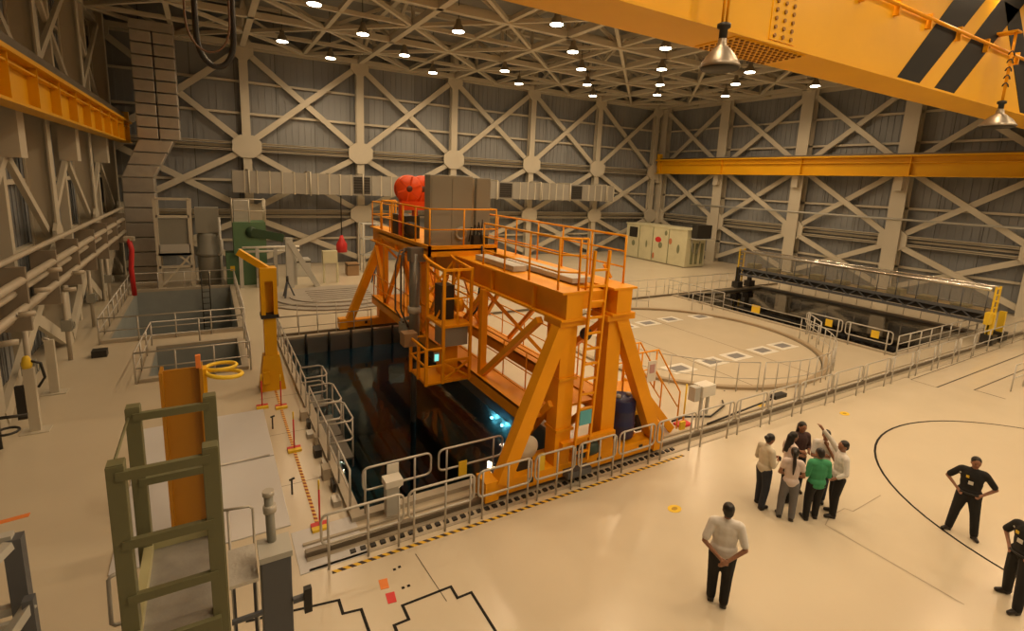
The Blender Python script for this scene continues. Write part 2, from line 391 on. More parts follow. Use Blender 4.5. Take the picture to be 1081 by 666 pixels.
def brace(P, s0, z0, s1, z1, d, wl, w_=0.40):
    a, b = P(s0,z0,d), P(s1,z1,d); nr = P(0,0,1)-P(0,0,0)
    MB().beam(a, b, w_, 0.16, nr).build('diagonal_brace', STEEL, wl)
# back wall: columns at x = 2.6 + 8k
wb, PB = wall('wall_back', (XL, YB), (1,0), XR-XL, 19, None)
bc = [2.6+8*k-XL for k in range(-1,6)]
ROWS = [(15.4, 8.7), (8.7, 3.95), (3.95, 0.1)]
for s in bc:
    if s < 0: continue
    column(PB, s, 0.55, 0.25, 0.75, wb)
    gusset(PB, s, 15.3, 0.72, 0.75, wb, 0.9); gusset(PB, s, 8.7, 0.8, 0.78, wb, 1.2); gusset(PB, s, 3.95, 0.8, 0.68, wb, 1.25)
for i in range(len(bc)-1):
    for zt, zb in ROWS:
        a, b = max(bc[i], 0.2), bc[i+1]
        brace(PB, a+.3, zt-.35, b-.3, zb+.35, 0.45, wb); brace(PB, a+.3, zb+.35, b-.3, zt-.35, 0.62, wb)
for z, h_ in ((8.7,0.42),(3.95,0.42),(15.4,0.4)):
    MB().ibeam(PB(0,z+.22,0.5),PB(XR-XL,z+.22,0.5),0.4,0.14,0.03).build('wall_beam', STEEL, wb)
    if z < 15: MB().ibeam(PB(0,z-.25,0.5),PB(XR-XL,z-.25,0.5),0.4,0.14,0.03).build('wall_beam', STEEL, wb)
# right wall
wr, PR = wall('wall_right', (XR, YF), (0,1), YB-YF, 21, None)
rc = [y-YF for y in (2.4, 10.4, 18.4, 26.1, 34.1, 41.9)]
for s in rc:
    column(PR, s, 1.0, 0.2, 0.95, wr); gusset(PR, s, 15.3, 0.72, 0.7, wr, 1.0); gusset(PR, s, 3.95, 0.72, 0.85, wr, 1.1); gusset(PR, s, 9.2, 0.72, 0.7, wr)
    MB().beam(PR(s,8.05,0.95),PR(s,8.05,1.35),0.55,0.95).build('rail_bracket', STEEL, wr)
for i in range(len(rc)-1):
    a, b = rc[i], rc[i+1]
    for zt, zb in ((15.4,9.3),(9.3,3.95),(3.95,0.1)):
        brace(PR, a+.4, zt-.35, b-.4, zb+.35, 0.5, wr, 0.38); brace(PR, a+.4, zb+.35, b-.4, zt-.35, 0.66, wr, 0.38)
for z in (3.95,):
    MB().ibeam(PR(0,z+.3,0.5),PR(YB-YF,z+.3,0.5),0.4,0.16,0.03).build('wall_beam', STEEL, wr); MB().ibeam(PR(0,z-.3,0.5),PR(YB-YF,z-.3,0.5),0.4,0.16,0.03).build('wall_beam', STEEL, wr)
MB().tube(PR(20,5.5,1.0),PR(50,5.5,1.0),0.07).build('conduit', LGREY, wr)
# left wall
wlf, PL = wall('wall_left', (XL, YF), (0,1), YB-YF, 21, None)
lc = [y-YF for y in (1.3, 9.3, 17.3, 25.3, 33.3, 41.3)]
for i, s in enumerate(lc):
    column(PL, s, 0.5, 0.25, 1.0, wlf); gusset(PL, s, 4.3, 0.95, 0.5, wlf)
    if i < len(lc)-1:
        mid = (s+lc[i+1])/2; b = lc[i+1]
        MB().beam(PL(mid,7.1,0.85),PL(mid,8.55,0.85),0.62,0.7).build('rail_bracket', STEEL, wlf)
        brace(PL, mid, 7.2, s+.15, 4.4, 0.7, wlf, 0.26); brace(PL, mid, 7.2, b-.15, 4.4, 0.7, wlf, 0.26)
        brace(PL, s+.2, 15.2, b-.2, 10.1, 0.55, wlf, 0.28); brace(PL, s+.2, 10.1, b-.2, 15.2, 0.7, wlf, 0.28)
        brace(PL, s+.2, 4.1, b-.2, 0.3, 0.80, wlf, 0.42); brace(PL, s+.2, 0.3, b-.2, 4.1, 0.95, wlf, 0.42)
        MB().beam(PL(mid,0,0.5),PL(mid,17.9,0.5),0.3,0.3).build('column', STEEL, wlf)
# front wall (behind the viewer)
wf, PF = wall('wall_front', (XL, YF), (1,0), XR-XL, 19, None)

# ---- ceiling: deck and roof trusses
ceil = struct('ceiling', MB().box((XL-.2,YF-.2,18.0),(XR+.2,YB+.2,18.3)), DECK)
ZB, ZT = 15.55, 17.6
gx = [2.6+8*k for k in range(-1, 6)]; gx = [max(g, XL+.2) for g in gx] + [XR-.2]
gy = [42.0-8*k for k in range(7)]
def rb(p, q, w_, h_, name='chord'): MB().beam(p, q, w_, h_).build(name, STEELR, ceil)
for x in gx:
    rb((x,YF,ZB),(x,YB,ZB),0.34,0.34); rb((x,YF,ZT),(x,YB,ZT),0.3,0.3)
    y = 42.0; up = False
    while y > YF+4:
        a = (x,y,ZT if up else ZB); b = (x,y-4,ZB if up else ZT); rb(a,b,0.2,0.2,'truss_diagonal'); rb((x,y,ZB),(x,y,ZT),0.18,0.18,'truss_post'); up = not up; y -= 4
for y in gy:
    rb((XL,y,ZB),(XR,y,ZB),0.34,0.34); rb((XL,y,ZT),(XR,y,ZT),0.26,0.26)
    x = 2.6-8; up = True
    while x < XR-2:
        if x > XL: rb((x,y,ZT if up else ZB),(x+4,y,ZB if up else ZT),0.18,0.18,'truss_diagonal')
        up = not up; x += 4
for k in range(len(gy)-1):
    y = gy[k]-4
    rb((XL,y,ZB),(XR,y,ZB),0.22,0.22)
for x in gx[:-2]: rb((x+4,YF,ZB+0.05),(x+4,YB,ZB+0.05),0.24,0.24)
for i in range(len(gx)-2):
    for k in range(len(gy)-1):
        x0, x1, y1, y0 = gx[i], gx[i+1], gy[k], gy[k+1]; mx_, my_ = (x0+x1)/2, (y0+y1)/2
        for a, b in (((x0,my_),(mx_,y1)),((mx_,y1),(x1,my_)),((x1,my_),(mx_,y0)),((mx_,y0),(x0,my_))):
            rb((a[0],a[1],ZB-.02),(b[0],b[1],ZB-.02),0.2,0.2,'horizontal_brace')
for k in range(18):
    y = YB-1.5-k*3.0; rb((XL,y,17.88),(XR,y,17.88),0.14,0.22,'purlin')

# ================================================================== LAMPS
def lamp_light(o, z, power=LAMP_W, size=0.25, ang=165):
    ld = bpy.data.lights.get('high_bay') 
    if ld is None:
        ld = bpy.data.lights.new('high_bay', 'SPOT'); ld.energy = power; ld.color = LAMP_COL; ld.shadow_soft_size = size
        ld.spot_size = math.radians(ang); ld.spot_blend = 0.6
    lo = bpy.data.objects.new('lamp_light', ld); C.objects.link(lo); lo.parent = o; lo.location = (0,0,z)
    return lo
lamp_pos = [(4.38,35.55),(7.69,38.2),(7.94,30.68),(11.44,33.95),(14.94,37.85),(11.97,26.76),(18.71,33.65),(21.96,37.07),(15.33,22.46),(19.16,26.22),(22.41,29.58),(26.16,33.66),(29.67,37.27),(22.64,22.23),(26.38,26.07),(30.18,29.87),(33.23,33.11),(31.16,22.92),(33.84,25.96),(37.43,29.58),(38.34,22.68),(4.75,27.0)]
hid = []
for j in range(1, 9):
    y = 22.5-3.75*j
    for i in range(-1, 12):
        if (i+j) % 2 == 0:
            x = 0.6+3.73*i
            if 3 < x < 42 and not ((j == 1 and x > 13) or (j == 2 and x > 18) or (j == 3 and x > 24)): hid.append((x, y))   # rows above or behind the frame only
L0 = thing('high_bay_lamp', 'round high bay lamp glowing white under the roof truss', 'lamp', (0,0,15.0), 'high bay lamps under the roof')
MB().lathe((0,0,15.0),[(0.10,0.62),(0.13,0.60),(0.15,0.40),(0.24,0.26),(0.33,0.06),(0.345,0.0),(0.32,0.0)],20).build('housing', mat('lamp_housing',(0.30,0.26,0.2),0.4,0.5), L0)
MB().lathe((0,0,15.0),[(0.31,-0.03),(0.315,0.0),(0.31,0.02)],20).build('lens', LENS, L0)
MB().tube((0,0,15.6),(0,0,18.26),0.02,6).build('hanger', DARKM, L0)
lamp_light(L0, -0.08)
for i, (x, y) in enumerate(lamp_pos+hid):
    if i == 0: L0.location = (x, y, 14.75)
    else:
        c = copy_tree(L0, (x, y, 14.75))
        if i >= len(lamp_pos):
            for ch in c.children:
                if ch.type == 'LIGHT': ch.name = 'high_bay_light_%d_offscreen' % (i-len(lamp_pos)+1)

# ================================================================== OVERHEAD CRANE
def runway(x, label, z0=8.55, z1=10.05):
    t = thing('crane_runway_beam', label, 'crane rail', (x,14,8.6))
    mb = MB()
    mb.box((x-0.38,YF+.3,z1-0.12),(x+0.38,41.6,z1)); mb.build('top_flange', CRANE, t)
    mb = MB().box((x-0.3,YF+.3,z0),(x+0.3,41.6,z0+0.08)); mb.build('bottom_flange', CRANE, t)
    MB().box((x-0.05,YF+.3,z0+.08),(x+0.05,41.6,z1-.12)).build('web', CRANE, t)
    MB().box((x-0.05,YF+.3,z1),(x+0.05,41.6,10.19)).build('crane_rail', TRACKM, t)
    sg = 1 if x < 10 else -1
    MB().box((x+sg*.03,YF+.3,z0+0.95),(x+sg*.26,41.6,z0+1.0)).build('ledge', CRANE, t)
    y = 41.0
    while y > YF+1:
        MB().box((x-0.29,y-.02,z0+.08),(x+0.29,y+.02,z1-.12)).build('stiffener', CRANE, t); y -= 2.6 if x < 10 else 7.8
    MB().box((x-0.25,41.2,z1),(x+0.25,41.5,z1+0.6)).build('end_stop', CRANE, t)
    return t
runway(-4.3, 'yellow crane runway beam along the dim wall above the pipe rack', 8.42, 9.72)
runway(42.75, 'yellow crane runway beam along the wall behind the film-wrapped bridge')

G = thing('overhead_crane', 'huge yellow overhead travelling crane girder with black chevron stripes', 'crane', (20,8.3,10.3))
zb, zt, ya, yb = 10.3, 14.6, 7.7, 9.0
MB().box((-4.0,ya,zb),(43.1,yb,zb+0.06)).build('bottom_plate', CRANE, G)
MB().box((-4.0,ya+0.05,zb+.06),(43.1,ya+0.1,zt)).build('web_plate', CRANE, G)
MB().box((-4.0,yb-0.1,zb+.06),(43.1,yb-0.05,zt)).build('web_plate', CRANE, G)
MB().box((-4.0,ya-.1,zt),(43.1,yb+.1,zt+0.08)).build('top_plate', CRANE, G)
for xx in (-4.3, 42.75): MB().box((xx-.35,5.5,10.19),(xx+.35,11.2,10.95)).build('end_truck', CRANE, G)
yw = ya+0.05
def web_quad(b0, b1, t0, t1, z0, z1, name='hazard_stripe'):
    MB().prism([(b0,z0),(b1,z0),(t1,z1),(t0,z1)], 1, yw-0.012, yw).build(name, BLACKP, G)
web_quad(17.0,18.35,21.3,23.2,10.37,14.6); web_quad(19.35,20.75,23.6,25.3,10.37,14.2); web_quad(26.6,28.4,23.2,24.6,10.37,13.6)
MB().box((11.05,yw-.02,10.4),(12.0,yw,14.5)).build('splice_plate', CRANE, G)
bm = MB()
for i in range(3):
    for j in range(22):
        if i in (1,2) and False: continue
        bm.tube((11.2+i*0.31,yw-.02,10.5+j*0.18),(11.2+i*0.31,yw-.055,10.5+j*0.18),0.045,6)
bo = bm.build('bolt_rows', mat('bolt_brown',(0.30,0.14,0.02),0.5), G); bo['kind'] = 'stuff'
MB().box((10.0,ya+.1,zb-.02),(12.6,yb-.1,zb)).build('splice_plate', CRANE, G)
bm = MB()
for i in range(14):
    for j in range(7):
        bm.tube((10.15+i*0.18,7.88+j*0.16,zb-.02),(10.15+i*0.18,7.88+j*0.16,zb-.05),0.045,6)
bo = bm.build('bolt_rows', MATS['bolt_brown'], G); bo['kind'] = 'stuff'
MB().path([(13,yw-.12,12.1),(20,yw-.12,12.1),(30,yw-.12,12.1)],0.05).build('conduit', GANTD, G)
for xx in (14.5,16.3,18.2,20.2,22.3,25): MB().box((xx-.05,yw-.14,11.85),(xx+.05,yw,12.25)).build('conduit_clip', GANTD, G)
# bell lamps hanging in front of the girder
def bell(x, y, z, label, hang, k=0.7):
    t = thing('bell_lamp', label, 'lamp', (x,y,z))
    MB().lathe((x,y,z),[(a*k,b) for a,b in ((0.55,0.0),(0.56,0.03),(0.50,0.10),(0.40,0.22),(0.26,0.34),(0.13,0.42),(0.12,0.52),(0.09,0.58))],24).build('shade', CHROME, t)
    MB().lathe((x,y,z),[(0.50*k,-0.04),(0.53*k,0.0),(0.50*k,0.02)],24).build('rim', DARKM, t)
    MB().lathe((x,y,z),[(0.08,0.55),(0.08,0.72),(0.13,0.75),(0.13,0.82),(0.08,0.84)],12).build('socket', DARKM, t)
    MB().tube((x-.06,y,z+.8),(x-.06,y,hang),0.025).build('suspension_rod', GANTD, t); MB().tube((x+.06,y,z+.8),(x+.06,y,hang),0.025).build('suspension_rod', GANTD, t)
    MB().box((x-.2,y-.1,hang-.06),(x+.2,7.76,hang)).build('bracket', GANTD, t)
    return t
bell(8.97, 7.3, 9.42, 'unlit bell-shaped metal lamp hanging close to the bolted girder joint', 12.1)
b2 = bell(23.3, 7.3, 9.55, 'unlit bell-shaped lamp hanging beside the black chevron stripes', 12.6, 0.9)
for k in range(5): MB().path([(23.3+.18*math.cos(a*PI/4), 7.3+.06*math.sin(a*PI/4), 10.9+k*.25+.05*math.sin(a*PI/2)) for a in range(9)],0.02,5).build('coiled_cable', DARKM, b2)
# cable loops from the crane trolley
def loop(x0, x1, zbot, ztop, y, r, label, mt):
    pts = []
    n = 16
    for i in range(n+1):
        u = i/n; a = PI*u
        pts.append(((x0+x1)/2-(x1-x0)/2*math.cos(a), y, zbot+0.5-0.5*math.sin(a)**0.8))
    pts = [(x0,y,ztop)]+pts+[(x1,y,ztop)]
    o = MB().path(pts, r, 8).build('festoon_cable', mt); tag(o, label, 'cable')
loop(-0.02, 0.46, 8.50, 10.28, 9.2, 0.04, 'thick black power cable loop hanging from the overhead crane', RUBBER)
loop(-0.14, 0.40, 8.62, 10.28, 8.8, 0.014, 'thin brown cable loop hanging beside the thick black loop', mat('brown_cable',(0.12,0.06,0.03),.5))

# ================================================================== DUCTS
t = thing('vertical_duct', 'silver foil-wrapped duct dropping down the corner with an offset bend', 'duct', (-3.2,38.6,0))
def ring_sec(x0,x1,y0,y1,za,zb_,dx0=0,name='duct_section'):
    MB()._add([(x0,y0,za),(x1,y0,za),(x1,y1,za),(x0,y1,za),(x0+dx0,y0,zb_),(x1+dx0,y0,zb_),(x1+dx0,y1,zb_),(x0+dx0,y1,zb_)],
      [(0,3,2,1),(4,5,6,7),(0,1,5,4),(1,2,6,5),(2,3,7,6),(3,0,4,7)]).build(name, DUCT, t, 0.05)
z = 0.05
while z < 5.9: ring_sec(-4.35,-2.75,38.2,39.8,z,z+0.86); z += 0.9
for k in range(3): ring_sec(-4.35+k*0.33,-2.75+k*0.40,38.2,39.8,6.35+k*0.75,7.06+k*0.75,0.33)
z = 8.65
while z < 14.5:
    ring_sec(-3.4,-2.36,38.2,39.8,z,z+0.62); ring_sec(-2.30,-1.25,38.2,39.8,z,z+0.62); z += 0.68
MB().box((-3.4,38.3,14.75),(-1.25,39.7,15.3)).build('duct_top', DUCT, t)
t = thing('horizontal_duct', 'long grey ribbed air duct with dark grilles on the braced wall', 'duct', (15,40.6,5.5))
x = 1.5
while x < 35:
    if 9.0 < x+.3 < 10.2 or 22.3 < x+.3 < 24.0 or 30.2 < x+.3 < 31.8:
        MB().box((x,40.2,5.5),(x+1.45,41.2,7.0)).build('grille_frame', DUCTD, t)
        g = MB().box((x+.1,40.17,5.62),(x+1.35,40.2,6.88)).build('grille', DARKM, t)
        for k in range(6): MB().box((x+.1,40.14,5.7+k*.2),(x+1.35,40.17,5.74+k*.2)).build('louvre', mat('louvre_dark',(0.09,0.08,0.07),.6), g)
        x += 1.5
    else:
        MB().box((x,40.25,5.5),(x+0.72,41.2,7.0)).build('duct_section', DUCTD, t); MB().box((x+.70,40.2,5.46),(x+.78,41.22,7.04)).build('duct_flange', STEEL, t)
        x += 0.8
for x in (2.5,6.5,10.3,14.5,18.5,22.0,26.6,30,34.5): MB().box((x-.06,41.1,7.04),(x+.06,42.3,7.14)).build('wall_bracket', STEEL, t); MB().tube((x,40.1,5.4),(x,40.1,7.1),0.05).build('hanger_rod', STEEL, t); MB().box((x-.05,40.1,7.04),(x+.05,41.2,7.12)).build('wall_bracket', STEEL, t)

# ================================================================== REFUELLING GANTRY
GX1, GX2 = (6.5, 7.15), (7.95, 8.6)
Y0, Y1, YN, YFR = 8.7, 24.0, 9.05, 23.3
g = thing('refuelling_gantry', 'large orange gantry bridge spanning the dark fuel pool on tracks', 'gantry', (7.5,16,0))
for (xa, xb), z1 in ((GX1,4.7),(GX2,4.7)):
    gd = MB().box((xa+.1,Y0,4.08),(xb-.1,Y1,z1-.05)).build('girder', GANT, g)
    MB().box((xa-.03,Y0-.02,z1-.05),(xb+.03,Y1+.02,z1)).build('girder_flange', GANT, gd); MB().box((xa-.03,Y0-.02,4.03),(xb+.03,Y1+.02,4.08)).build('girder_flange', GANT, gd)
    for k in range(7): MB().box((xa,Y0+1.2+k*2.1,4.08),(xa+.1,Y0+1.24+k*2.1,z1-.05)).build('stiffener', GANT, gd)
MB().box((7.15,9.0,4.2),(7.95,9.3,4.6)).build('cross_tie', GANT, g); MB().box((7.15,23.2,4.2),(7.95,23.5,4.6)).build('cross_tie', GANT, g)
MB().box((7.2,9.3,4.62),(7.9,13.6,4.66)).build('walkway_plate', GANTD, g)
def legs(y, near):
    for (xa, xb, xo, sgn) in ((6.62,7.05,5.25,-1),(7.98,8.40,9.95,1)):
        MB().box((xa,y-.2,0.5),(xb,y+.2,4.05)).build('leg', GANT, g)
        xs_ = xa+.08 if sgn < 0 else xb-.08
        MB().beam((xs_,y-.12,3.95),(xo,y-.12,0.45),0.34,0.30,(0,1,0)).build('leg', GANT, g)
        if near:
            MB().beam((xs_+sgn*.1,y+.0,2.0),((xa+xb)/2,y+1.4,0.5),0.16,0.16).build('leg_strut', GANTD, g)
    bb = MB().box((4.9,y-.2,0.16),(10.1,y+.2,0.5)).build('base_beam', GANT, g, 0.02)
    MB().box((4.82,y-.24,0.12),(5.15,y+.24,0.58)).build('end_cap', GANTD, bb); MB().box((9.85,y-.24,0.12),(10.18,y+.24,0.58)).build('end_cap', GANTD, bb)
    for xw in (5.3,5.9,9.1,9.7): MB().lathe((xw,y-.07,0.285),[(0.16,0),(0.16,.14)],14,1).build('wheel', DARKM, g)
    for xw in (6.0,8.0,9.4): MB().box((xw-.06,y-.215,.28),(xw+.06,y-.2,.40)).build('bolt_pad', DARKM, bb)
legs(YN, True); legs(YFR, False)
# near cross members between the legs
MB().box((6.75,8.72,0.98),(8.35,8.86,1.10)).build('cross_beam', GANT, g); MB().box((5.6,9.2,0.5),(9.5,9.56,0.56)).build('deck_plate', GANTD, g)
MB().box((6.65,8.95,1.9),(7.0,9.6,2.4)).build('leg_box', GANTD, g); MB().box((6.60,8.8,1.35),(7.1,9.3,1.42)).build('leg_rib', GANTD, g); MB().box((6.60,8.8,2.6),(7.1,9.3,2.67)).build('leg_rib', GANTD, g)
MB().beam((7.3,9.3,0.5),(6.9,9.3,3.0),0.14,0.14).build('leg_strut', GANTD, g)
MB().box((6.5,8.75,3.9),(7.25,9.4,4.03)).build('leg_cap', GANT, g); MB().box((7.85,8.75,3.9),(8.7,9.4,4.03)).build('leg_cap', GANT, g)
# lower walkways
for xa, xb in ((6.3,7.0),(8.35,8.95)):
    lw = MB().box((xa,9.4,1.52),(xb,23.2,1.58)).build('lower_walkway', GANT, g)
    MB().box((xa,9.4,1.22),(xa+.08,23.2,1.60)).build('walkway_beam', GANT, lw); MB().box((xb-.08,9.4,1.22),(xb,23.2,1.60)).build('walkway_beam', GANT, lw)
MB().box((7.0,19.6,1.50),(8.35,23.1,1.56)).build('deck_plate', GANT, g); MB().box((7.0,9.6,1.50),(8.35,10.9,1.56)).build('deck_plate', GANT, g)
for xa in (6.45, 8.8):
    for y in (12.3, 17.0, 21.5):
        MB().box((xa-.09,y-.09,1.58),(xa+.09,y+.09,4.05)).build('hanger_post', GANT, g)
    MB().beam((xa,9.5,3.9),(xa,12.2,1.65),0.16,0.16).build('diagonal', GANT, g); MB().beam((xa,12.4,3.9),(xa,14.8,1.65),0.12,0.12).build('diagonal', GANTD, g)
    MB().beam((xa,23.0,3.9),(xa,21.3,1.65),0.14,0.14).build('diagonal', GANT, g); MB().beam((xa,17.1,1.65),(xa,19.3,3.95),0.14,0.14).build('diagonal', GANTD, g); MB().beam((xa,16.9,1.65),(xa,14.9,3.95),0.12,0.12).build('diagonal', GANTD, g)
    MB().beam((xa,21.4,1.65),(xa,19.4,3.95),0.14,0.14).build('diagonal', GANT, g)
for y in (12.3,17,21.5): MB().beam((6.5,y,4.0),(8.75,y,1.7),0.09,0.09).build('diagonal', GANTD, g)
def rail_parts(par, pts, z0, h, mt, r=0.022, sp=1.1, mids=(0.5,), posts=True, w3=False, toe=False):
    P = [V((p[0],p[1],z0 if len(p) < 3 else p[2])) for p in pts]
    MB().path([p+V((0,0,h)) for p in P], r, 6).build('top_rail', mt, par)
    for m_ in mids: MB().path([p+V((0,0,h*m_)) for p in P], r*0.8, 6).build('mid_rail', mt, par)
    if not posts: return
    me = None; seen = []
    for i in range(len(P)-1):
        d = (P[i+1]-P[i]).length; k = max(1, round(d/sp))
        for j in range(k+1):
            p = P[i].lerp(P[i+1], j/k)
            if any((p-q).length < 0.15 for q in seen): continue
            seen.append(p)
            if me is None:
                mb = MB().tube((0,0,0),(0,0,h),r,6); me = bpy.data.meshes.new('post'); me.from_pydata(mb.v,[],mb.f); me.polygons.foreach_set('use_smooth', mb.sm); me.materials.append(mt)
            link('post', me, par, 0, p-V(par['_o']))
# girder-top railings
rail_parts(g, [(6.55,12.6),(6.55,9.0),(6.95,8.78)], 4.7, 1.15, GANT, 0.028, 1.25, (0.35,0.68)); rail_parts(g, [(8.55,18.0),(8.55,9.1)], 4.7, 1.15, GANT, 0.028, 1.25, (0.35,0.68))
rail_parts(g, [(6.95,8.78),(8.55,9.1)][:1]+[(7.15,8.78)], 4.7, 1.15, GANT, 0.028, 0.3, (0.35,0.68))
rail_parts(g, [(6.55,23.9),(6.55,19.9)], 4.7, 1.15, GANT, 0.028, 1.2, (0.5,)); rail_parts(g, [(6.55,23.9),(8.55,23.9)], 4.7, 1.15, GANT, 0.028, 1.0, (0.5,))
rail_parts(g, [(6.32,22.9),(6.32,15.2)], 1.58, 1.05, GANT, 0.022, 1.4, (0.5,)); rail_parts(g, [(8.92,22.9),(8.92,9.6)], 1.58, 1.05, GANT, 0.022, 1.4, (0.5,)); rail_parts(g, [(6.98,13.2),(6.98,9.6)], 1.58, 1.05, GANT, 0.02, 1.2, (0.5,))
MB().box((7.25,9.4,4.72),(7.8,12.6,4.84)).build('cable_tray', LGREY, g); MB().box((6.7,11.2,4.72),(7.1,13.4,4.86)).build('cable_tray', LGREY, g)
MB().beam((8.6,9.6,4.75),(8.35,9.6,5.1),0.06,0.06).build('stop_lug', GANT, g)
# ladder
ld = MB(); ld.beam((7.0,8.62,0.6),(7.22,8.62,5.6),0.05,0.07); o = ld.build('ladder_rail', GANT, g)
MB().beam((7.42,8.62,0.6),(7.64,8.62,5.6),0.05,0.07).build('ladder_rail', GANT, g)
for k in range(13): MB().beam((7.03+k*.0165,8.62,0.85+k*.36),(7.44+k*.0165,8.62,0.85+k*.36),0.05,0.05).build('rung', GANT, g)
MB().box((7.08,8.57,1.55),(7.42,8.59,1.90)).build('blue_sign', CYANS, g)
MB().lathe((7.3,8.78,3.65),[(0.14,0),(0.14,.12)],14,1).build('pulley', DARKM, g)
# stairs at the side of the near support
for yy in (9.55, 10.25):
    MB().beam((9.95,yy,1.55),(11.35,yy,0.05),0.06,0.22).build('stair_stringer', GANT, g)
    MB().path([(9.25,yy,2.62),(10.5,yy,2.62),(11.55,yy,1.2),(11.55,yy,0.05)],0.025).build('stair_handrail', GANT, g)
    MB().path([(9.25,yy,2.1),(10.4,yy,2.1),(11.5,yy,0.75)],0.02).build('stair_handrail', GANT, g)
    for xx in (9.27,9.9,10.45): MB().tube((xx,yy,1.5),(xx,yy,2.62),0.022).build('stair_post', GANT, g)
for k in range(5): MB().box((10.08+k*.27,9.58,1.28-k*.28),(10.3+k*.27,10.22,1.31-k*.28)).build('tread', GANTD, g)
MB().box((8.8,9.5,1.48),(10.1,10.3,1.55)).build('deck_plate', GANT, g)
MB().box((10.1,9.50,1.75),(10.42,9.52,2.35)).build('white_notice', WHITEP, g); MB().box((10.17,9.49,2.0),(10.35,9.50,2.25)).build('notice_print', mat('pink_print',(0.5,0.3,0.3),.6), g)
# hose reel and motors on the near support
MB().lathe((5.95,8.98,1.05),[(0.08,0),(0.30,0.02),(0.30,0.06),(0.16,0.08),(0.16,0.30),(0.30,0.32),(0.30,0.36)],20,1).build('hose_reel', mat('cream_hose',(0.62,0.55,0.44),0.6), g)
MB().box((5.75,9.05,0.5),(6.15,9.4,0.8)).build('reel_stand', DARKM, g); MB().box((6.2,8.84,0.5),(6.36,8.9,0.9)).build('yellow_sign', YELLOW, g)
MB().lathe((7.35,8.9,0.72),[(0.05,0),(0.2,.02),(0.2,.5),(0.12,.55)],14,0).build('drive_motor', mat('motor_green',(0.03,0.06,0.05),.4), g)
MB().box((7.9,8.9,0.5),(8.3,9.2,0.75)).build('drive_motor', GANTD, g); MB().box((6.9,8.64,0.2),(7.6,8.85,0.36)).build('rail_clamp', BLUEGR, g)
MB().box((9.65,9.3,0.5),(9.95,9.5,1.0)).build('control_box', DARKM, g); MB().box((9.55,9.28,1.0),(9.95,9.55,1.1)).build('yellow_cap', YELLOW, g)
# ---- blue drum standing on the gantry base
d = thing('blue_drum', 'tall navy blue ribbed drum standing between the gantry legs', 'drum', (9.05,9.3,0.56))
MB().lathe((9.05,9.3,0.56),[(0.33,0),(0.36,0.03),(0.36,0.35),(0.375,0.38),(0.36,0.41),(0.36,0.72),(0.375,0.75),(0.36,0.78),(0.36,1.02),(0.30,1.08),(0.0,1.08)][:-1],20).build('drum_body', BLUED, d)
for a in (-.18,.16): MB().lathe((9.05+a,9.25,1.64),[(0.06,0),(0.06,.08)],10).build('drum_cap', LGREY, d)

# ---- trolley with cabinets, reels, mast and operator cage
t = thing('trolley', 'orange gantry trolley carrying grey cabinets, red reels and a mast', 'trolley', (6.5,16,4.7))
TX0, TX1, TY0, TY1 = 5.55, 7.85, 14.2, 19.4
MB().box((TX0,TY0,4.86),(TX1,TY1,4.92)).build('deck', GANT, t)
for a, b in (((TX0,TY0,4.7),(TX1,TY0+.08,5.03)),((TX0,TY1-.08,4.7),(TX1,TY1,4.92)),((TX0,TY0,4.7),(TX0+.08,TY1,5.03)),((TX1-.08,TY0,4.7),(TX1,TY1,4.92))): MB().box(a,b).build('deck_beam', GANT, t)
for xx, yy in ((6.8,14.8),(6.8,18.8)): MB().lathe((xx-.08,yy,4.79),[(0.09,0),(0.09,.16)],12,0).build('wheel', DARKM, t)
rail_parts(t, [(6.2,TY1-.05),(TX0+.04,TY1-.3),(TX0+.04,TY0+.04),(TX1-.04,TY0+.04),(TX1-.04,TY0+1.2)], 4.9, 1.22, GANT, 0.028, 1.25, (0.5,))
cb = MB().box((5.72,14.6,4.92),(7.14,15.05,7.12)).build('cabinet', GREYBOX, t, 0.02)
MB().box((5.78,14.585,5.0),(6.42,14.6,7.0)).build('cabinet_door', GREYBOX, cb); MB().box((6.45,14.585,5.0),(7.08,14.6,7.0)).build('cabinet_door', GREYBOX, cb)
cb = MB().box((7.30,14.65,4.92),(7.80,15.05,7.08)).build('cabinet', GREYBOX, t, 0.02); MB().box((7.14,14.8,5.0),(7.30,14.98,7.05)).build('cable_riser', STEEL, t)
for k, (xx, yy) in enumerate(((5.95,17.2),(6.50,17.35))):
    rl = MB().lathe((xx,yy-.12,6.62),[(0.05,-.02),(0.46,0.0),(0.47,0.05),(0.40,0.07),(0.40,0.20),(0.47,0.22),(0.46,0.27)],28,1).build('cable_reel', REEL, t)
    MB().lathe((xx,yy-.16,6.62),[(0.04,0),(0.10,0.01),(0.12,0.05)],16,1).build('reel_hub', mat('reel_hub_dark',(0.10,0.03,0.02),.4), rl)
    for a in range(6): MB().beam((xx+.12*math.cos(a*PI/3+.3),yy-.13,6.62+.12*math.sin(a*PI/3+.3)),(xx+.42*math.cos(a*PI/3+.3),yy-.13,6.62+.42*math.sin(a*PI/3+.3)),.03,.05).build('reel_spoke', REEL, rl)
    MB().box((xx-.3,yy-.08,4.92),(xx-.18,yy+.14,6.6)).build('reel_post', REEL, t); MB().box((xx+.18,yy-.08,4.92),(xx+.30,yy+.14,6.6)).build('reel_post', REEL, t)
    MB().box((xx-.28,yy-.14,5.9),(xx+.28,yy+.16,6.2)).build('reel_base', REEL, t)
MB().box((5.75,17.0,4.92),(6.3,18.4,5.7)).build('hoist_drive', DARKM, t); MB().lathe((5.85,16.6,5.3),[(0.1,-.2),(0.24,-.2),(0.24,.25),(0.1,.25)],16,1).build('hoist_motor', DARKM, t)
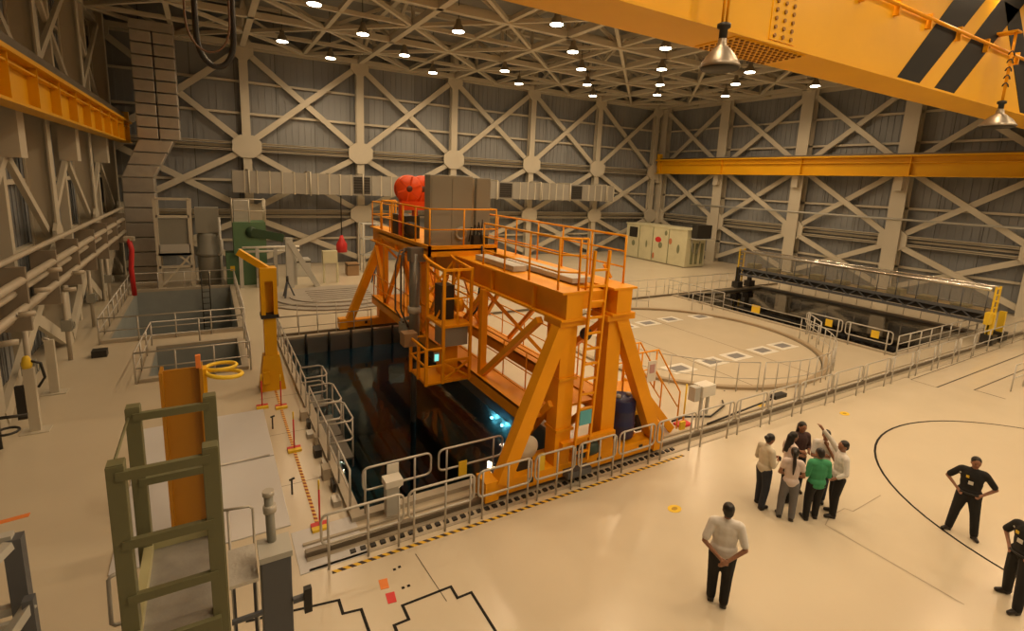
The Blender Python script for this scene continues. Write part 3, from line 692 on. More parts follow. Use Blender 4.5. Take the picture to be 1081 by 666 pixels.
MB().path([(6.75+.17*math.cos(a*PI/8), 14.54, 5.35+.17*math.sin(a*PI/8)) for a in range(16)], 0.05, 8, True).build('hose_coil', mat('grey_hose',(0.33,0.32,0.28),.5), t)
MB().box((7.1,14.35,4.92),(7.6,14.55,5.3)).build('valve_box', DARKM, t)
for k in range(4): MB().path([(7.0+k*.14,14.5,5.1),(7.05+k*.13,14.45,5.55+.08*k),(7.35,14.35,5.4-.05*k),(7.42,14.2,4.9)],0.022,5).build('black_hose', RUBBER, t)
MB().path([(7.3,14.15,5.0),(7.28,14.1,4.5),(7.22,14.1,3.6),(7.1,14.0,3.0),(6.6,13.6,2.8)],0.035,6).build('black_hose', RUBBER, t)
# mast
MB().tube((5.32,14.75,4.75),(5.32,14.75,1.4),0.16,16).build('mast_tube', MASTM, t); MB().tube((5.32,14.75,1.4),(5.32,14.75,-3.5),0.085,12).build('grapple_tube', DARKM, t)
MB().box((5.15,14.6,4.5),(5.7,14.95,4.92)).build('mast_collar', MASTM, t); MB().tube((5.32,14.75,3.1),(5.32,14.75,2.9),0.2,16).build('mast_ring', LGREY, t); MB().tube((5.32,14.75,1.5),(5.32,14.75,1.36),0.19,16).build('mast_ring', DARKM, t)
for k,(dx,dy) in enumerate(((-.32,.25),(-.42,.5),(-.22,.6))):
    MB().path([(5.6,15.6+.2*k,4.75),(5.32+dx*.6,14.9+dy,4.85-.1*k),(5.32+dx,14.8+dy,4.3),(5.32+dx,14.8+dy,2.9),(5.32+dx*.4,14.8+dy*.6,2.4)],0.028,6).build('mast_hose', mat('dark_hose',(0.10,0.07,0.05),.5), t)
MB().box((5.0,14.95,2.15),(5.28,15.3,2.5)).build('hoist_block', GREYBOX, t); MB().tube((5.1,15.1,2.5),(5.1,15.1,4.7),0.015,5).build('hoist_rope', DARKM, t)
MB().beam((5.0,15.1,2.6),(5.4,14.85,2.75),0.1,0.1).build('hoist_arm', GREYBOX, t)
# operator cage: lower basket and upper cage
KX0, KX1, KY0, KY1, KZ = 4.95, 6.28, 12.75, 14.0, 1.3
MB().box((KX0,KY0,KZ),(KX1,KY1,KZ+.06)).build('cage_floor', GANT, t)
def bar(p, q, w_=0.07, mt=GANT, nm='cage_bar'): MB().beam(p, q, w_, w_).build(nm, mt, t)
xm = 5.45
for (xx,yy,zz) in ((KX0,KY1,2.35),(KX0,13.35,2.35),(KX0,KY0,2.35),(xm,KY0,4.6),(KX1,KY0,4.6),(KX1,KY1,4.7),(xm,KY1,4.7)): bar((xx,yy,KZ),(xx,yy,zz), 0.08)
for zz in (2.35,1.85):
    bar((KX0,KY0,zz),(KX0,KY1,zz),0.05); bar((KX0,KY0,zz),(xm,KY0,zz),0.05); bar((KX0,KY1,zz),(xm,KY1,zz),0.05)
bar((xm,KY0,1.95),(KX1,KY0,1.95)); bar((xm,KY0,KZ+.1),(KX1,KY0,1.9),0.05); bar((xm,KY0,1.9),(KX1,KY0,KZ+.1),0.05); bar((xm,KY0,2.95),(KX1,KY0,2.95)); bar((KX1,KY0,2.95),(KX1,KY1,2.95)); bar((xm,KY1,2.95),(KX1,KY1,2.95)); bar((xm,KY0,2.95),(xm,KY1,2.95))
bar((xm,KY0,4.55),(KX1,KY0,4.55)); bar((xm,KY0,3.75),(KX1,KY0,3.75),0.04); bar((KX1,KY0,3.75),(KX1,KY1,3.75),0.04); bar((xm,KY0,4.55),(xm,KY1,4.65)); bar((KX1,KY0,4.55),(KX1,KY1,4.65)); bar((5.87,KY0,2.95),(5.87,KY0,4.55),0.05)
bar((xm,KY1,4.65),(xm,14.3,4.75)); bar((KX1,KY1,4.65),(KX1,14.3,4.75)); bar((xm,KY1,3.6),(KX1,KY1,4.6),0.05); bar((xm,13.4,2.95),(KX1,13.4,4.5),0.05); bar((KX1,KY0,1.95),(KX1,KY1,1.4),0.05)
MB().box((xm,KY0,2.93),(KX1,KY1,2.99)).build('cage_floor', GANT, t)
MB().box((5.5,12.8,2.35),(6.22,13.5,2.9)).build('control_cabinet', GREYBOX, t); MB().box((5.12,13.9,2.1),(4.72,14.3,2.5)).build('lamp_box', mat('tan_box',(0.32,0.20,0.10),.6), t)
MB().box((5.2,12.80,1.95),(5.36,12.86,2.2)).build('screen_case', GREYBOX, t); MB().box((5.22,12.79,1.98),(5.34,12.80,2.17)).build('screen', SCREEN, t)
MB().box((5.6,13.2,1.36),(6.1,13.6,2.2)).build('console', GANTD, t); MB().box((5.6,13.3,3.0),(6.0,13.8,4.0)).build('drive_unit', DARKM, t); MB().lathe((6.05,13.3,3.4),[(0.2,0),(0.2,.2)],12,0).build('drive_wheel', GANTD, t)

# ================================================================== TRACKS
def track(y, x0, x1, label, rack):
    t = thing('crane_track', label, 'track', ((x0+x1)/2,y,0))
    MB().box((x0,y-.06,0),(x1,y+.06,0.12)).build('rail_head', TRACKM, t); MB().box((x0,y-.16,0),(x1,y+.16,0.02)).build('base_plate', KERB, t)
    if rack:
        MB().box((x0,y+.28,0),(x1,y+.34,0.05)).build('guide_strip', KERB, t); MB().box((x0,y-.42,0),(x1,y-.36,.012)).build('guide_strip', KERB, t)
        mb = MB().box((-.05,-.05,0),(.05,.05,.035)); me = bpy.data.meshes.new('rack_block'); me.from_pydata(mb.v,[],mb.f); me.materials.append(DARKM)
        for k in range(46): link('rack_block', me, t, 0, V((2.0+k*.19,y-.26,0))-V(t['_o']))
track(9.05, 1.2, 38.0, 'steel gantry track with dark rack blocks beside the glossy open floor', True)
track(23.3, 2.0, 38.0, 'steel gantry track running behind the fuel pool', False)

# ================================================================== BRIDGE OVER THE DARK POOL
t = thing('service_bridge', 'film-wrapped truss bridge with bright tube top and yellow end ladders', 'bridge', (33.7,16,0))
BX0, BX1, BY0, BY1 = 33.1, 34.5, 9.3, 23.3
MB().box((BX0,BY0,1.55),(BX1,BY1,1.62)).build('bridge_deck', mat('bridge_deck_tan',(0.30,0.22,0.10),.6), t)
for xx in (BX0, BX1):
    MB().box((xx-.06,BY0,1.50),(xx+.06,BY1,1.66)).build('bridge_chord', BLUEGR, t); MB().box((xx-.06,BY0,1.05),(xx+.06,BY1,1.18)).build('bridge_chord', BLUEGR, t)
    for k in range(28):
        y = BY0+k*.5; MB().beam((xx,y,1.15 if k%2 else 1.55),(xx,y+.5,1.55 if k%2 else 1.15),0.05,0.06).build('lattice', BLUEGR, t)
    MB().tube((xx,BY0,2.78),(xx,BY1,2.78),0.10 if xx == BX0 else .05,10).build('top_tube', TUBEM, t)
    for k in range(15): MB().tube((xx,BY0+.1+k*.98,1.6),(xx,BY0+.1+k*.98,2.75),0.025,6).build('bridge_post', BLUEGR, t)
    MB().box((xx-.01,BY0+.1,1.72),(xx+.01,BY1-.1,2.68)).build('wrap_film', CLEAR, t)
    for y, zz in ((9.05,'n'),(23.3,'f')):
        MB().box((xx-.3,y-.25,0.12),(xx+.3,y+.25,0.55)).build('wheel_truck', DARKM, t); MB().box((xx-.1,y-.1,.5),(xx+.1,y+.15,1.6)).build('end_post', YELLOW if zz=='n' else DARKM, t)
MB().box((BX0+.2,BY0+.2,1.18),(BX1-.2,BY1-.2,1.5)).build('underside_box', DARKM, t)
for yy in (9.12, 23.35):
    for xx in (33.05, 33.6): MB().beam((xx,yy,0.3),(xx,yy,2.95),0.10,0.07).build('ladder_rail', YELLOW, t)
    for k in range(8): MB().beam((33.05,yy,.6+k*.32),(33.6,yy,.6+k*.32),0.06,0.06).build('rung', YELLOW, t)
MB().box((32.5,9.0,1.1),(33.0,9.2,1.7)).build('yellow_lamp', YELLOW, t)
for k in range(9):
    MB().box((33.4,10.2+k*1.5,1.62),(34.1,10.9+k*1.5,1.74+.10*(k%3))).build('deck_load', mat('olive_load',(0.22,0.19,0.09),.7), t)

# ================================================================== GUARDRAILS
def railing(pts, label, group=None, h=1.08, z0=0.0, r=0.024, sp=1.5, mids=(0.5,), mt=RAILM, cat='railing'):
    t = thing('guardrail', label, cat, (pts[0][0],pts[0][1],z0), group)
    rail_parts(t, pts, z0, h, mt, r, sp, mids); return t
def panel(p, q, label, group, h=1.08, lo=0.52, z0=0.0, r=0.024, mt=RAILM, posts=(0.06,0.94), c=0.12):
    p = V((p[0],p[1],z0)); q = V((q[0],q[1],z0)); d = (q-p); L_ = d.length; d = d/L_
    t = thing('guardrail', label, 'railing', tuple(p.lerp(q,.5)), group)
    pts = []
    for s0, z_, a0 in ((c,h-c,90),(L_-c,h-c,0),(L_-c,lo+c,-90),(c,lo+c,-180)):
        for k in range(4):
            a = math.radians(a0+90-90*k/3) if True else 0
            pts.append(p+d*(s0+c*math.cos(a))+V((0,0,z_+c*math.sin(a))))
    MB().path(pts, r, 6, True).build('loop_rail', mt, t)
    for f_ in posts:
        MB().tube(p+d*L_*f_, p+d*L_*f_+V((0,0,h-.02)), r, 6).build('post', mt, t)
    return t
# along the near track
X_ = [1.35,2.95,4.45,5.85,7.05,8.3,9.6,11.15,12.75,14.3,15.95,17.9,19.9,21.9,23.9,25.9,27.9,29.9]
for i in range(len(X_)-1):
    panel((X_[i]+.05,8.55),(X_[i+1]-.05,8.55),['galvanised loop guardrail beside the corner of the striped tape','galvanised loop guardrail before the white monitor box','galvanised loop guardrail before the yellow pool notice','galvanised loop guardrail before the slanted gantry leg and hose reel','galvanised loop guardrail before the gantry ladder','galvanised loop guardrail before the navy drum','galvanised loop guardrail before the foot of the orange stairs','galvanised loop guardrail before the white electrical pedestal'][i] if i < 8 else 'galvanised loop guardrail panel on the track stretch past the reactor ring','panels along the near track', posts=(0.08,0.55,0.94) if i < 5 else (0.12,0.88), mt=RAILM, h=1.1)
railing([(30.0,8.6),(36.5,8.6)],'galvanised guardrail ending at the yellow bridge ladder', sp=1.6)
# pool near edge
for a, b in ((2.42,3.9),(4.08,5.7),(5.85,6.3)):
    panel((a,9.68),(b,9.68),'loop guardrail panel on the edge of the fuel pool','panels on the pool edge', posts=(0.03,0.75) if a < 3 else (0.12,.85), z0=0.1, h=1.02)
# pool left edge
lab = 'worn guardrail length on the kerb between hazard tape and fuel pool'
railing([(2.22,9.95),(2.22,12.1)],lab,'kerb rails beside the hazard tape',h=1.0,sp=1.0); railing([(2.22,16.5),(2.22,22.6)],'long guardrail on the kerb beside the yellow jib crane',h=1.0,sp=1.0)
t = thing('pool_edge_cage', 'stepped tubular cage platform overhanging the pool edge', 'platform', (2.5,14.2,0))
for a, b in ((12.15,13.4),(13.45,14.8),(15.45,16.4)):
    for zz in (1.0, 0.5):
        MB().path([(2.2,a,zz),(2.75,a,zz),(2.84,a+.15,zz),(2.84,b-.15,zz),(2.75,b,zz),(2.2,b,zz)],0.024).build('cage_rail', RAILM, t)
    for xx, yy in ((2.2,a),(2.2,b),(2.82,a+.1),(2.82,b-.1)): MB().tube((xx,yy,-.3),(xx,yy,1.0),0.022,6).build('cage_post', RAILM, t)
    MB().box((2.2,a,-.02),(2.82,b,.02)).build('cage_grating', mat('grating',(0.16,0.15,0.13),.5,.4), t)
    MB().tube((2.2,a,1.0),(2.2,b,1.0),.022,6).build('cage_rail', RAILM, t)
for k in range(9):
    o = MB().box((1.95+.1*(k%2),10.3+k*.55,0),(2.12,10.6+k*.55,0.12+.08*(k%3))).build('kerb_box', (RAILM,DARKM,KERB)[k%3]); tag(o, 'small junction box lying at the foot of the kerb rails', 'box', 'junction boxes along the pool kerb')
# behind the pool
railing([(2.4,24.7),(5.0,24.7),(12.5,24.7)],'thin guardrail behind the far gantry track',h=1.05,sp=0.75,r=0.02)
railing([(2.3,22.95),(6.2,22.95)],'low guardrail on the far edge of the fuel pool',h=0.95,sp=0.8,r=0.02)
# reactor well ring railings
rr = 6.1
for a0, a1, lb in ((188,246,'curved guardrail on the reactor ring beside the orange stairs'),(248,286,'curved guardrail on the reactor ring facing the visitors'),(288,338,'curved guardrail on the reactor ring near the yellow-signed panels')):
    railing([p[:2] for p in arc(19.0,15.9,rr,a0,a1,8)], lb, h=1.1, r=0.02, sp=1.0, mids=(0.45,))
railing([p[:2] for p in arc(19.0,15.9,rr,60,128,10)],'curved guardrail on the far side of the reactor ring', h=1.05, r=0.018, sp=0.9, mids=(0.45,))
# dark pool fence
fl_ = 'loop guardrail panel hung with a yellow sign beside the dark pool'
for a, b in (((26.1,14.2),(26.1,12.45)),((26.1,12.3),(26.1,10.3))):
    t = panel(a, b, fl_, 'yellow-signed panels at the dark pool', posts=(.1,.9), h=1.1, r=0.028)
    ym = (a[1]*.35+b[1]*.65); MB().box((26.05,ym-.16,.66),(26.08,ym+.16,1.0)).build('yellow_sign', YELLOW, t)
railing([(24.7,12.7),(25.9,14.0)],'short angled guardrail between reactor ring and dark pool', h=1.1, sp=1.0, r=0.028)
railing([(26.2,10.1),(36.0,10.1)],'guardrail on the near edge of the dark pool', h=0.98, sp=1.1, r=0.026, mids=(0.3,0.62))
railing([(24.3,19.9),(26.2,19.2),(26.2,23.5)],'guardrail at the corner of the dark pool behind the reactor ring', h=1.05, sp=0.8)
railing([(22.2,23.9),(33.5,23.9)],'thin guardrail in front of the stained cream booth', h=1.05, sp=0.8, r=0.018)
for yy, zz in ((18.5,-.05),(16.0,-.08)):
    pass
t = thing('pool_cable', 'two slack barrier cables strung across the dark pool with a yellow tag', 'cable', (26.9,17,0.4))
for zz in (0.75, 0.35): MB().path([(26.2,19.2,zz),(26.3,16.6,zz-.06),(26.1,14.1,zz)],0.02).build('cable_strand', RAILM, t)
MB().box((26.27,16.9,.33),(26.31,17.4,.75)).build('yellow_tag', YELLOW, t)
railing([(36.1,10.4),(36.1,22.8)],'guardrail on the far side of the dark pool under the bridge', h=1.0, sp=0.9, r=0.02)
railing([(25.8,6.1),(30.5,6.0)],'short guardrail standing alone on the open floor', h=1.05, sp=1.2)
# hatch railings
hl = 'guardrail around the small open floor hatch behind the ochre column'
railing([(-2.35,19.7),(1.0,19.65),(1.0,23.6),(-2.2,23.6),(-2.35,19.7)], hl, h=1.05, sp=1.3, r=0.03)
railing([(-4.0,24.85),(1.1,24.85),(1.1,35.0),(-4.0,35.0),(-4.0,24.85)], 'guardrail around the large open equipment pit', h=1.05, sp=1.3, r=0.03)
t = thing('pit_ladder', 'dark ladder hanging into the large equipment pit', 'ladder', (-0.4,34.7,-2))
for xx in (-.6,-.2): MB().tube((xx,34.4,-2.4),(xx,34.4,1.0),0.03,6).build('ladder_rail', DARKM, t)
for k in range(8): MB().tube((-.6,34.4,-2.2+k*.35),(-.2,34.4,-2.2+k*.35),0.02,6).build('rung', DARKM, t)

# ================================================================== JIB CRANE, COLUMN, TOWER
t = thing('jib_crane', 'yellow jib crane post with a raised boom on a tapered foot', 'crane', (1.5,17.7,0))
MB()._add([(1.12,17.35,0),(1.88,17.35,0),(1.88,18.05,0),(1.12,18.05,0),(1.26,17.5,1.15),(1.74,17.5,1.15),(1.74,17.9,1.15),(1.26,17.9,1.15)],[(0,3,2,1),(4,5,6,7),(0,1,5,4),(1,2,6,5),(2,3,7,6),(3,0,4,7)]).build('foot', CRANE, t)
MB().box((1.32,17.52,1.15),(1.68,17.88,2.5)).build('post', CRANE, t)
MB().box((1.26,17.46,2.5),(1.38,17.94,3.6)).build('head_cheek', CRANE, t); MB().box((1.62,17.46,2.5),(1.74,17.94,3.6)).build('head_cheek', CRANE, t); MB().box((1.38,17.8,2.5),(1.62,17.94,3.6)).build('head_back', CRANE, t); MB().box((1.26,17.46,3.6),(1.74,17.94,4.02)).build('head_cap', CRANE, t)
MB().box((1.24,17.44,2.4),(1.76,17.96,2.52)).build('collar', DARKM, t)
MB().beam((1.5,17.7,3.95),(0.72,18.0,4.5),0.16,0.2).build('boom', CRANE, t); MB().box((1.2,17.2,0.3),(1.4,17.34,0.7)).build('foot_plate', CRANE, t)
t = thing('ochre_column', 'ochre I-section column standing on the white floor slabs', 'column', (-0.6,10.6,0.03))
MB().box((-0.92,10.45,.03),(-0.87,10.85,3.42)).build('flange', BROWNY, t); MB().box((-0.31,10.45,.03),(-0.26,10.85,3.42)).build('flange', BROWNY, t); MB().box((-0.87,10.63,.03),(-0.31,10.68,3.40)).build('web', BROWNY, t)
MB().box((-1.05,10.35,.03),(-.12,10.95,.07)).build('base_plate', BROWNY, t); MB().box((-.26,10.5,2.9),(-.20,10.75,3.38)).build('hook_plate', CRANE, t)
t = thing('yellow_sling', 'yellow lifting sling looped over the top of the ochre column', 'sling', (0,10.6,3.2))
MB().path([(-.22+.3*(1-math.cos(a*PI/8)), 10.6+.22*math.sin(a*PI/8), 3.3-.12*math.sin(a*PI/16)) for a in range(16)],0.04,6,True).build('sling_loop', YELLOW, t)
MB().path([(-.22+.26*(1-math.cos(a*PI/8)), 10.75+.2*math.sin(a*PI/8), 3.32) for a in range(16)],0.035,6,True).build('sling_loop', YELLOW, t)
MB().box((-.36,10.5,3.42),(-.28,10.58,3.66)).build('orange_tag', ORANGEP, t)
# olive access tower close to the viewer
t = thing('access_tower', 'olive green steel access tower with rungs and tread plate', 'tower', (-.33,4.2,0))
TX = (-.59,-.08); TY = (3.75,4.65)
for xx in TX:
    for yy in TY:
        MB().box((xx-.048,yy-.05,0),(xx+.048,yy+.05,5.17)).build('post', OLIVE, t, 0.004)
        MB().box((xx-.044,yy-.046,5.17),(xx+.044,yy+.046,5.178)).build('post_cap', OLIVE, t)
for yy, zs in ((3.75,(5.10,4.62,4.22)),(4.65,(5.10,4.55))):
    for zz in zs: MB().box((TX[0],yy-.06,zz-.03),(TX[1],yy-.02,zz+.03)).build('rung', OLIVE, t)
MB().tube((TX[0]-.03,3.75,5.1),(TX[0]-.03,4.65,5.1),0.01,6).build('side_wire', OLIVE, t)
MB().box((-.54,3.70,3.86),(-.11,4.66,3.90)).build('tread_plate', PLATE, t); MB().box((-.60,3.66,3.84),(-.54,4.7,3.98)).build('toe_board', OLIVEL, t); MB().box((-.60,4.66,3.84),(-.11,4.70,3.98)).build('toe_board', OLIVEL, t); MB().box((-.54,3.66,3.78),(-.08,3.70,3.90)).build('toe_board', OLIVE, t)
for a, b in ((TX[0],TX[1]),): MB().box((a,3.72,1.5),(b,3.78,1.58)).build('rung', OLIVE, t); MB().box((a,3.72,.3),(b,3.78,.38)).build('rung', OLIVE, t)
# grey stanchion and bright plate
t = thing('grey_stanchion', 'dark grey steel stanchion with a capped pole beside the tower', 'post', (.31,4.1,0))
MB().box((.20,3.98,0),(.42,4.2,3.98)).build('post', BLUEGR, t, .006); MB().box((.19,3.97,3.98),(.43,4.22,4.03)).build('cap_plate', LGREY, t)
MB().tube((.30,4.15,3.9),(.29,4.2,4.42),0.035,10).build('pole', GREYBOX, t); MB().tube((.295,4.18,4.28),(.293,4.185,4.34),.05,10).build('clamp', RAILM, t); MB().tube((.29,4.2,4.42),(.29,4.2,4.46),.045,10).build('clamp', RAILM, t)
MB().box((.42,3.95,3.55),(.55,3.99,3.59)).build('arm', BLUEGR, t); MB().box((.50,3.93,3.44),(.56,3.98,3.66)).build('bracket', DARKM, t); MB().box((-.02,3.95,3.55),(.20,3.98,3.58)).build('arm', BLUEGR, t)
t = thing('bright_plate', 'bright galvanised plate on legs between tower and grey stanchion', 'plate', (.08,4.2,0))
MB().box((-.02,3.98,3.84),(.18,4.42,3.87)).build('plate', mat('bright_plate',(0.66,0.65,0.62),0.25,0.35,var=.2,scale=5,bump=.2,bscale=20), t)
for xx in (0.0,.15): MB().box((xx,4.3,0),(xx+.02,4.33,3.84)).build('leg', BLUEGR, t)
for k, pts in enumerate(([(-.02,4.9,3.7),(-.02,4.9,3.98),(.2,4.85,3.98),(.2,4.85,3.7)],)):
    t = thing('grab_rail', 'thin bent grab rail behind the bright plate', 'handrail', (0.1,4.9,0))
    MB().path([(-.05,4.9,3.95),(.17,4.86,3.95),(.2,4.86,3.92),(.2,4.86,0)],0.012).build('rail', RAILM, t); MB().tube((.0,4.9,0),(.0,4.9,3.95),.012,6).build('post', RAILM, t)
t = thing('grab_rail', 'thin rectangular grab rail on the outer side of the tower', 'handrail', (-.75,4.2,0))
MB().path([(-.66,4.2,4.12),(-.74,4.15,4.12),(-.76,4.15,4.10),(-.76,4.1,3.78),(-.74,4.1,3.76),(-.66,4.1,3.76)],0.014).build('rail', RAILM, t); MB().tube((-.70,4.13,0),(-.70,4.13,3.76),.014,6).build('post', RAILM, t)
# frame in the near corner
t = thing('steel_stand', 'blue-grey steel frame with diagonal bars next to the tower', 'frame', (-1.2,3.7,0))
MB().box((-1.12,3.66,0),(-1.04,3.74,4.86)).build('post', BLUEGR, t); MB().box((-1.03,3.5,0),(-.98,3.56,4.56)).build('post', BLUEGR, t); MB().box((-1.9,3.66,0),(-1.82,3.74,4.86)).build('post', BLUEGR, t)
MB().beam((-1.08,3.7,4.86),(-1.86,3.7,4.86),0.06,0.05).build('bar', LGREY, t); MB().beam((-1.08,3.62,4.86),(-1.3,3.2,4.75),0.05,0.05).build('bar', LGREY, t)
MB().beam((-1.0,3.53,4.52),(-1.25,3.3,4.2),0.05,0.05).build('bar', LGREY, t); MB().beam((-1.08,3.7,4.4),(-1.86,3.7,4.4),0.05,0.05).build('bar', LGREY, t); MB().box((-1.86,3.64,4.1),(-1.1,3.67,4.35)).build('bar', LGREY, t)
o = MB().ell((-.72,3.5,3.55),(0.10,0.12,0.12)).ell((-.66,3.42,3.6),(0.07,.1,.10)).ell((-.78,3.5,3.42),(.08,.1,.1)).build('camera_bag', RUBBER); tag(o,'black soft bag on the stand next to the tower','bag')
o = MB().box((-.85,3.3,0),(-.6,3.62,3.30)).build('bag_stand', GREYBOX); tag(o,'plain grey pedestal under the black bag','pedestal')

# ================================================================== SMALL FLOOR THINGS
def stanchion(x, y, label):
    t = thing('warning_stanchion', label, 'stanchion', (x,y,0), 'warning stanchions along the tape')
    MB().box((x-.16,y-.02,0),(x+.16,y+.12,0.06)).build('base', REDP, t); MB().box((x-.16,y-.14,0),(x+.16,y-.02,0.065)).build('base', YELLOW, t)
    MB().tube((x,y,.06),(x,y,.85),.018,6).build('pole', REDP, t); MB().tube((x,y,.85),(x,y,1.05),.018,6).build('pole_tip', YELLOW, t)
for x, y, lb in ((1.58,9.78,'red and yellow footed warning stanchion where the tape meets the gantry track'),(1.56,13.16,'red and yellow footed warning stanchion midway along the striped tape'),(1.07,16.17,'warning stanchion beside the white slab corner at the jib crane foot'),(1.57,15.94,'warning stanchion on the tape end before the jib crane foot')): stanchion(x, y, lb)
for x, y in ((1.25,11.2),(1.2,14.6)):
    t = thing('floor_valve', 'small dark upright valve by the edge of the white slabs', 'valve', (x,y,0), 'valves beside the slabs')
    MB().tube((x,y,0),(x,y,.35),.02,6).build('stem', DARKM, t); MB().tube((x-.05,y,.35),(x+.06,y,.38),.025,6).build('handle', DARKM, t)
t = thing('monitor_stand', 'white monitor box on a pedestal at the pool guardrail', 'instrument', (2.95,9.45,0))
MB().box((2.82,9.35,0.10),(3.08,9.55,.78)).build('pedestal', LGREY, t); MB().box((2.78,9.28,.78),(3.14,9.58,.92)).build('monitor_head', WHITEP, t); MB().box((2.9,9.60,.55),(3.15,9.62,1.12)).build('white_notice', WHITEP, t)
o = MB().box((4.55,9.62,0.35),(4.75,9.64,0.75)).build('yellow_notice', YELLOW); tag(o, 'yellow notice hung low on the pool edge guardrail', 'sign')
t = thing('white_cabinet', 'white electrical pedestal behind the track past the orange stairs', 'cabinet', (12.9,9.95,0))
MB().box((12.6,9.85,.55),(12.85,10.1,1.0)).build('side_box', LGREY, t); MB().box((12.9,9.8,.65),(13.5,10.2,1.0)).build('cabinet_body', WHITEP, t); MB().box((13.0,9.9,0),(13.08,9.98,.65)).build('leg', LGREY, t); MB().box((13.3,9.9,0),(13.38,9.98,.65)).build('leg', LGREY, t)
o = MB().path([(11.8,9.95,.05),(12.4,9.98,.06),(13.2,9.65,.05),(14.3,10.0,.05),(14.6,10.3,.05)],.03).build('floor_cable', DARKM); tag(o,'dark cable lying behind the track by the white pedestal','cable')
t = thing('spray_wand', 'dark pole leaning on the track guardrail beyond the stairs', 'pole', (15.5,9.3,0))
MB().tube((12.6,9.3,.08),(16.0,9.0,.55),.03,6).build('pole', DARKM, t); MB().box((15.3,8.9,.5),(15.9,9.1,.62)).build('head', DARKM, t)
t = thing('safety_post', 'thin yellow post with red foot beside the orange stairs', 'post', (12.0,9.7,0))
MB().tube((12.0,9.7,.05),(12.0,9.7,1.3),.025,6).build('pole', YELLOW, t); MB().box((11.75,9.55,0),(12.25,9.85,.06)).build('foot', REDP, t); MB().box((11.65,9.48,0),(11.85,9.55,.25)).build('foot_block', YELLOW, t)
# left side posts with hose
def bollard(x, y, h, label, extra):
    t = thing('service_post', label, 'post', (x,y,0))
    MB().box((x-.11,y-.08,0),(x+.11,y+.08,h)).build('post', STEEL, t); MB().box((x-.3,y-.22,0),(x+.3,y+.22,.03)).build('base_plate', STEEL, t)
    if extra:
        MB().lathe((x-.02,y,h),[(.1,0),(.12,.1),(.08,.28),(.05,.32)],10).build('yellow_cap', YELLOW, t); MB().path([(x,y,h+.2),(x+.25,y,h+.1),(x+.3,y,h-.3),(x+.15,y,h-.55)],.035,6).build('hose', RUBBER, t); MB().box((x-.3,y-.1,.4),(x-.12,y+.02,1.3)).build('side_pipe', DARKM, t)
    else: MB().path([(x,y,h),(x-.15,y+.1,h+.05),(x-.22,y+.4,h-.1)],.04,6).build('arm', RAILM, t)
bollard(-4.4,19.9,1.7,'cream service post with a grey arm beside the pipe rack',False); bollard(-4.25,17.1,1.75,'cream service post with yellow cap and black hose',True)
o = MB().box((-4.0,23.1,0),(-3.55,23.5,.25)).build('floor_box', DARKM); tag(o,'small dark box on the floor beside the hatch railing','box')
t = thing('hand_wheel', 'dark hand wheel and grey bar beside the yellow-capped post', 'valve', (-4.9,16.2,0))
MB().tube((-4.75,16.3,0),(-4.75,16.3,.8),.05,8).build('stem', DARKM, t); MB().tube((-4.8,16.3,.8),(-4.2,16.4,.75),.04,6).build('bar', DARKM, t); MB().path([(-4.5+.22*math.cos(a*PI/6),16.0+.22*math.sin(a*PI/6),.55) for a in range(12)],.03,6,True).build('wheel', DARKM, t)

# ================================================================== PIPE RACK
t = thing('pipe_rack', 'rack of parallel cream pipes on brackets along the dim wall', 'pipes', (-4.4,26,3))
for k, (dx, zz, r) in enumerate(((0.0,4.45,.08),(0.25,3.95,.11),(0.05,3.6,.10),(0.28,3.25,.10),(-.05,2.9,.09))):
    pts = [(-4.55+dx,13.0,zz)]; y = 13.0
    while y < 35: y += 4; pts.append((-4.55+dx+(.25 if k == 0 and y > 24 else 0),y,zz+(.15 if k == 0 and y > 21 else 0)))
    MB().path(pts, r, 8).build('pipe', PIPEM, t)
y = 14.5
while y < 37:
    MB().box((-4.82,y-.06,2.6),(-4.2,y+.06,4.3)).build('pipe_bracket', mat('bracket_brown',(0.26,0.22,0.17),.6), t); y += 3.2
for k in range(6):
    y = 15+k*1.5; MB().tube((-4.15,y,3.0+.3*(k%4)),(-3.85,y+.1,3.0+.3*(k%4)),.07,8).build('pipe_stub', PIPEM, t)
t = thing('fire_hose', 'red hose and valve hanging below the pipe rack', 'hose', (-4.2,33.5,1.5))
MB().path([(-3.75,33.5,3.2),(-3.65,33.5,2.6),(-3.75,33.5,1.6),(-3.7,33.5,0.12)],.12,8).build('hose', REDP, t); MB().box((-3.95,33.4,3.1),(-3.5,33.8,3.3)).build('valve', PIPEM, t)
for k in range(4):
    y = 18.6+k*4.6
    t = thing('wall_valve', 'grey valve assembly with wheel under the pipe rack', 'valve', (-4.6,y,0), 'valves under the pipe rack')
    MB().tube((-4.6,y,0),(-4.6,y,2.5),.07,8).build('riser', PIPEM, t); MB().path([(-4.40,y+.13*math.cos(a*PI/6),1.3+.13*math.sin(a*PI/6)) for a in range(12)],.02,6,True).build('wheel', GREYBOX, t); MB().box((-4.75,y-.12,1.1),(-4.45,y+.12,1.5)).build('body', GREYBOX, t)

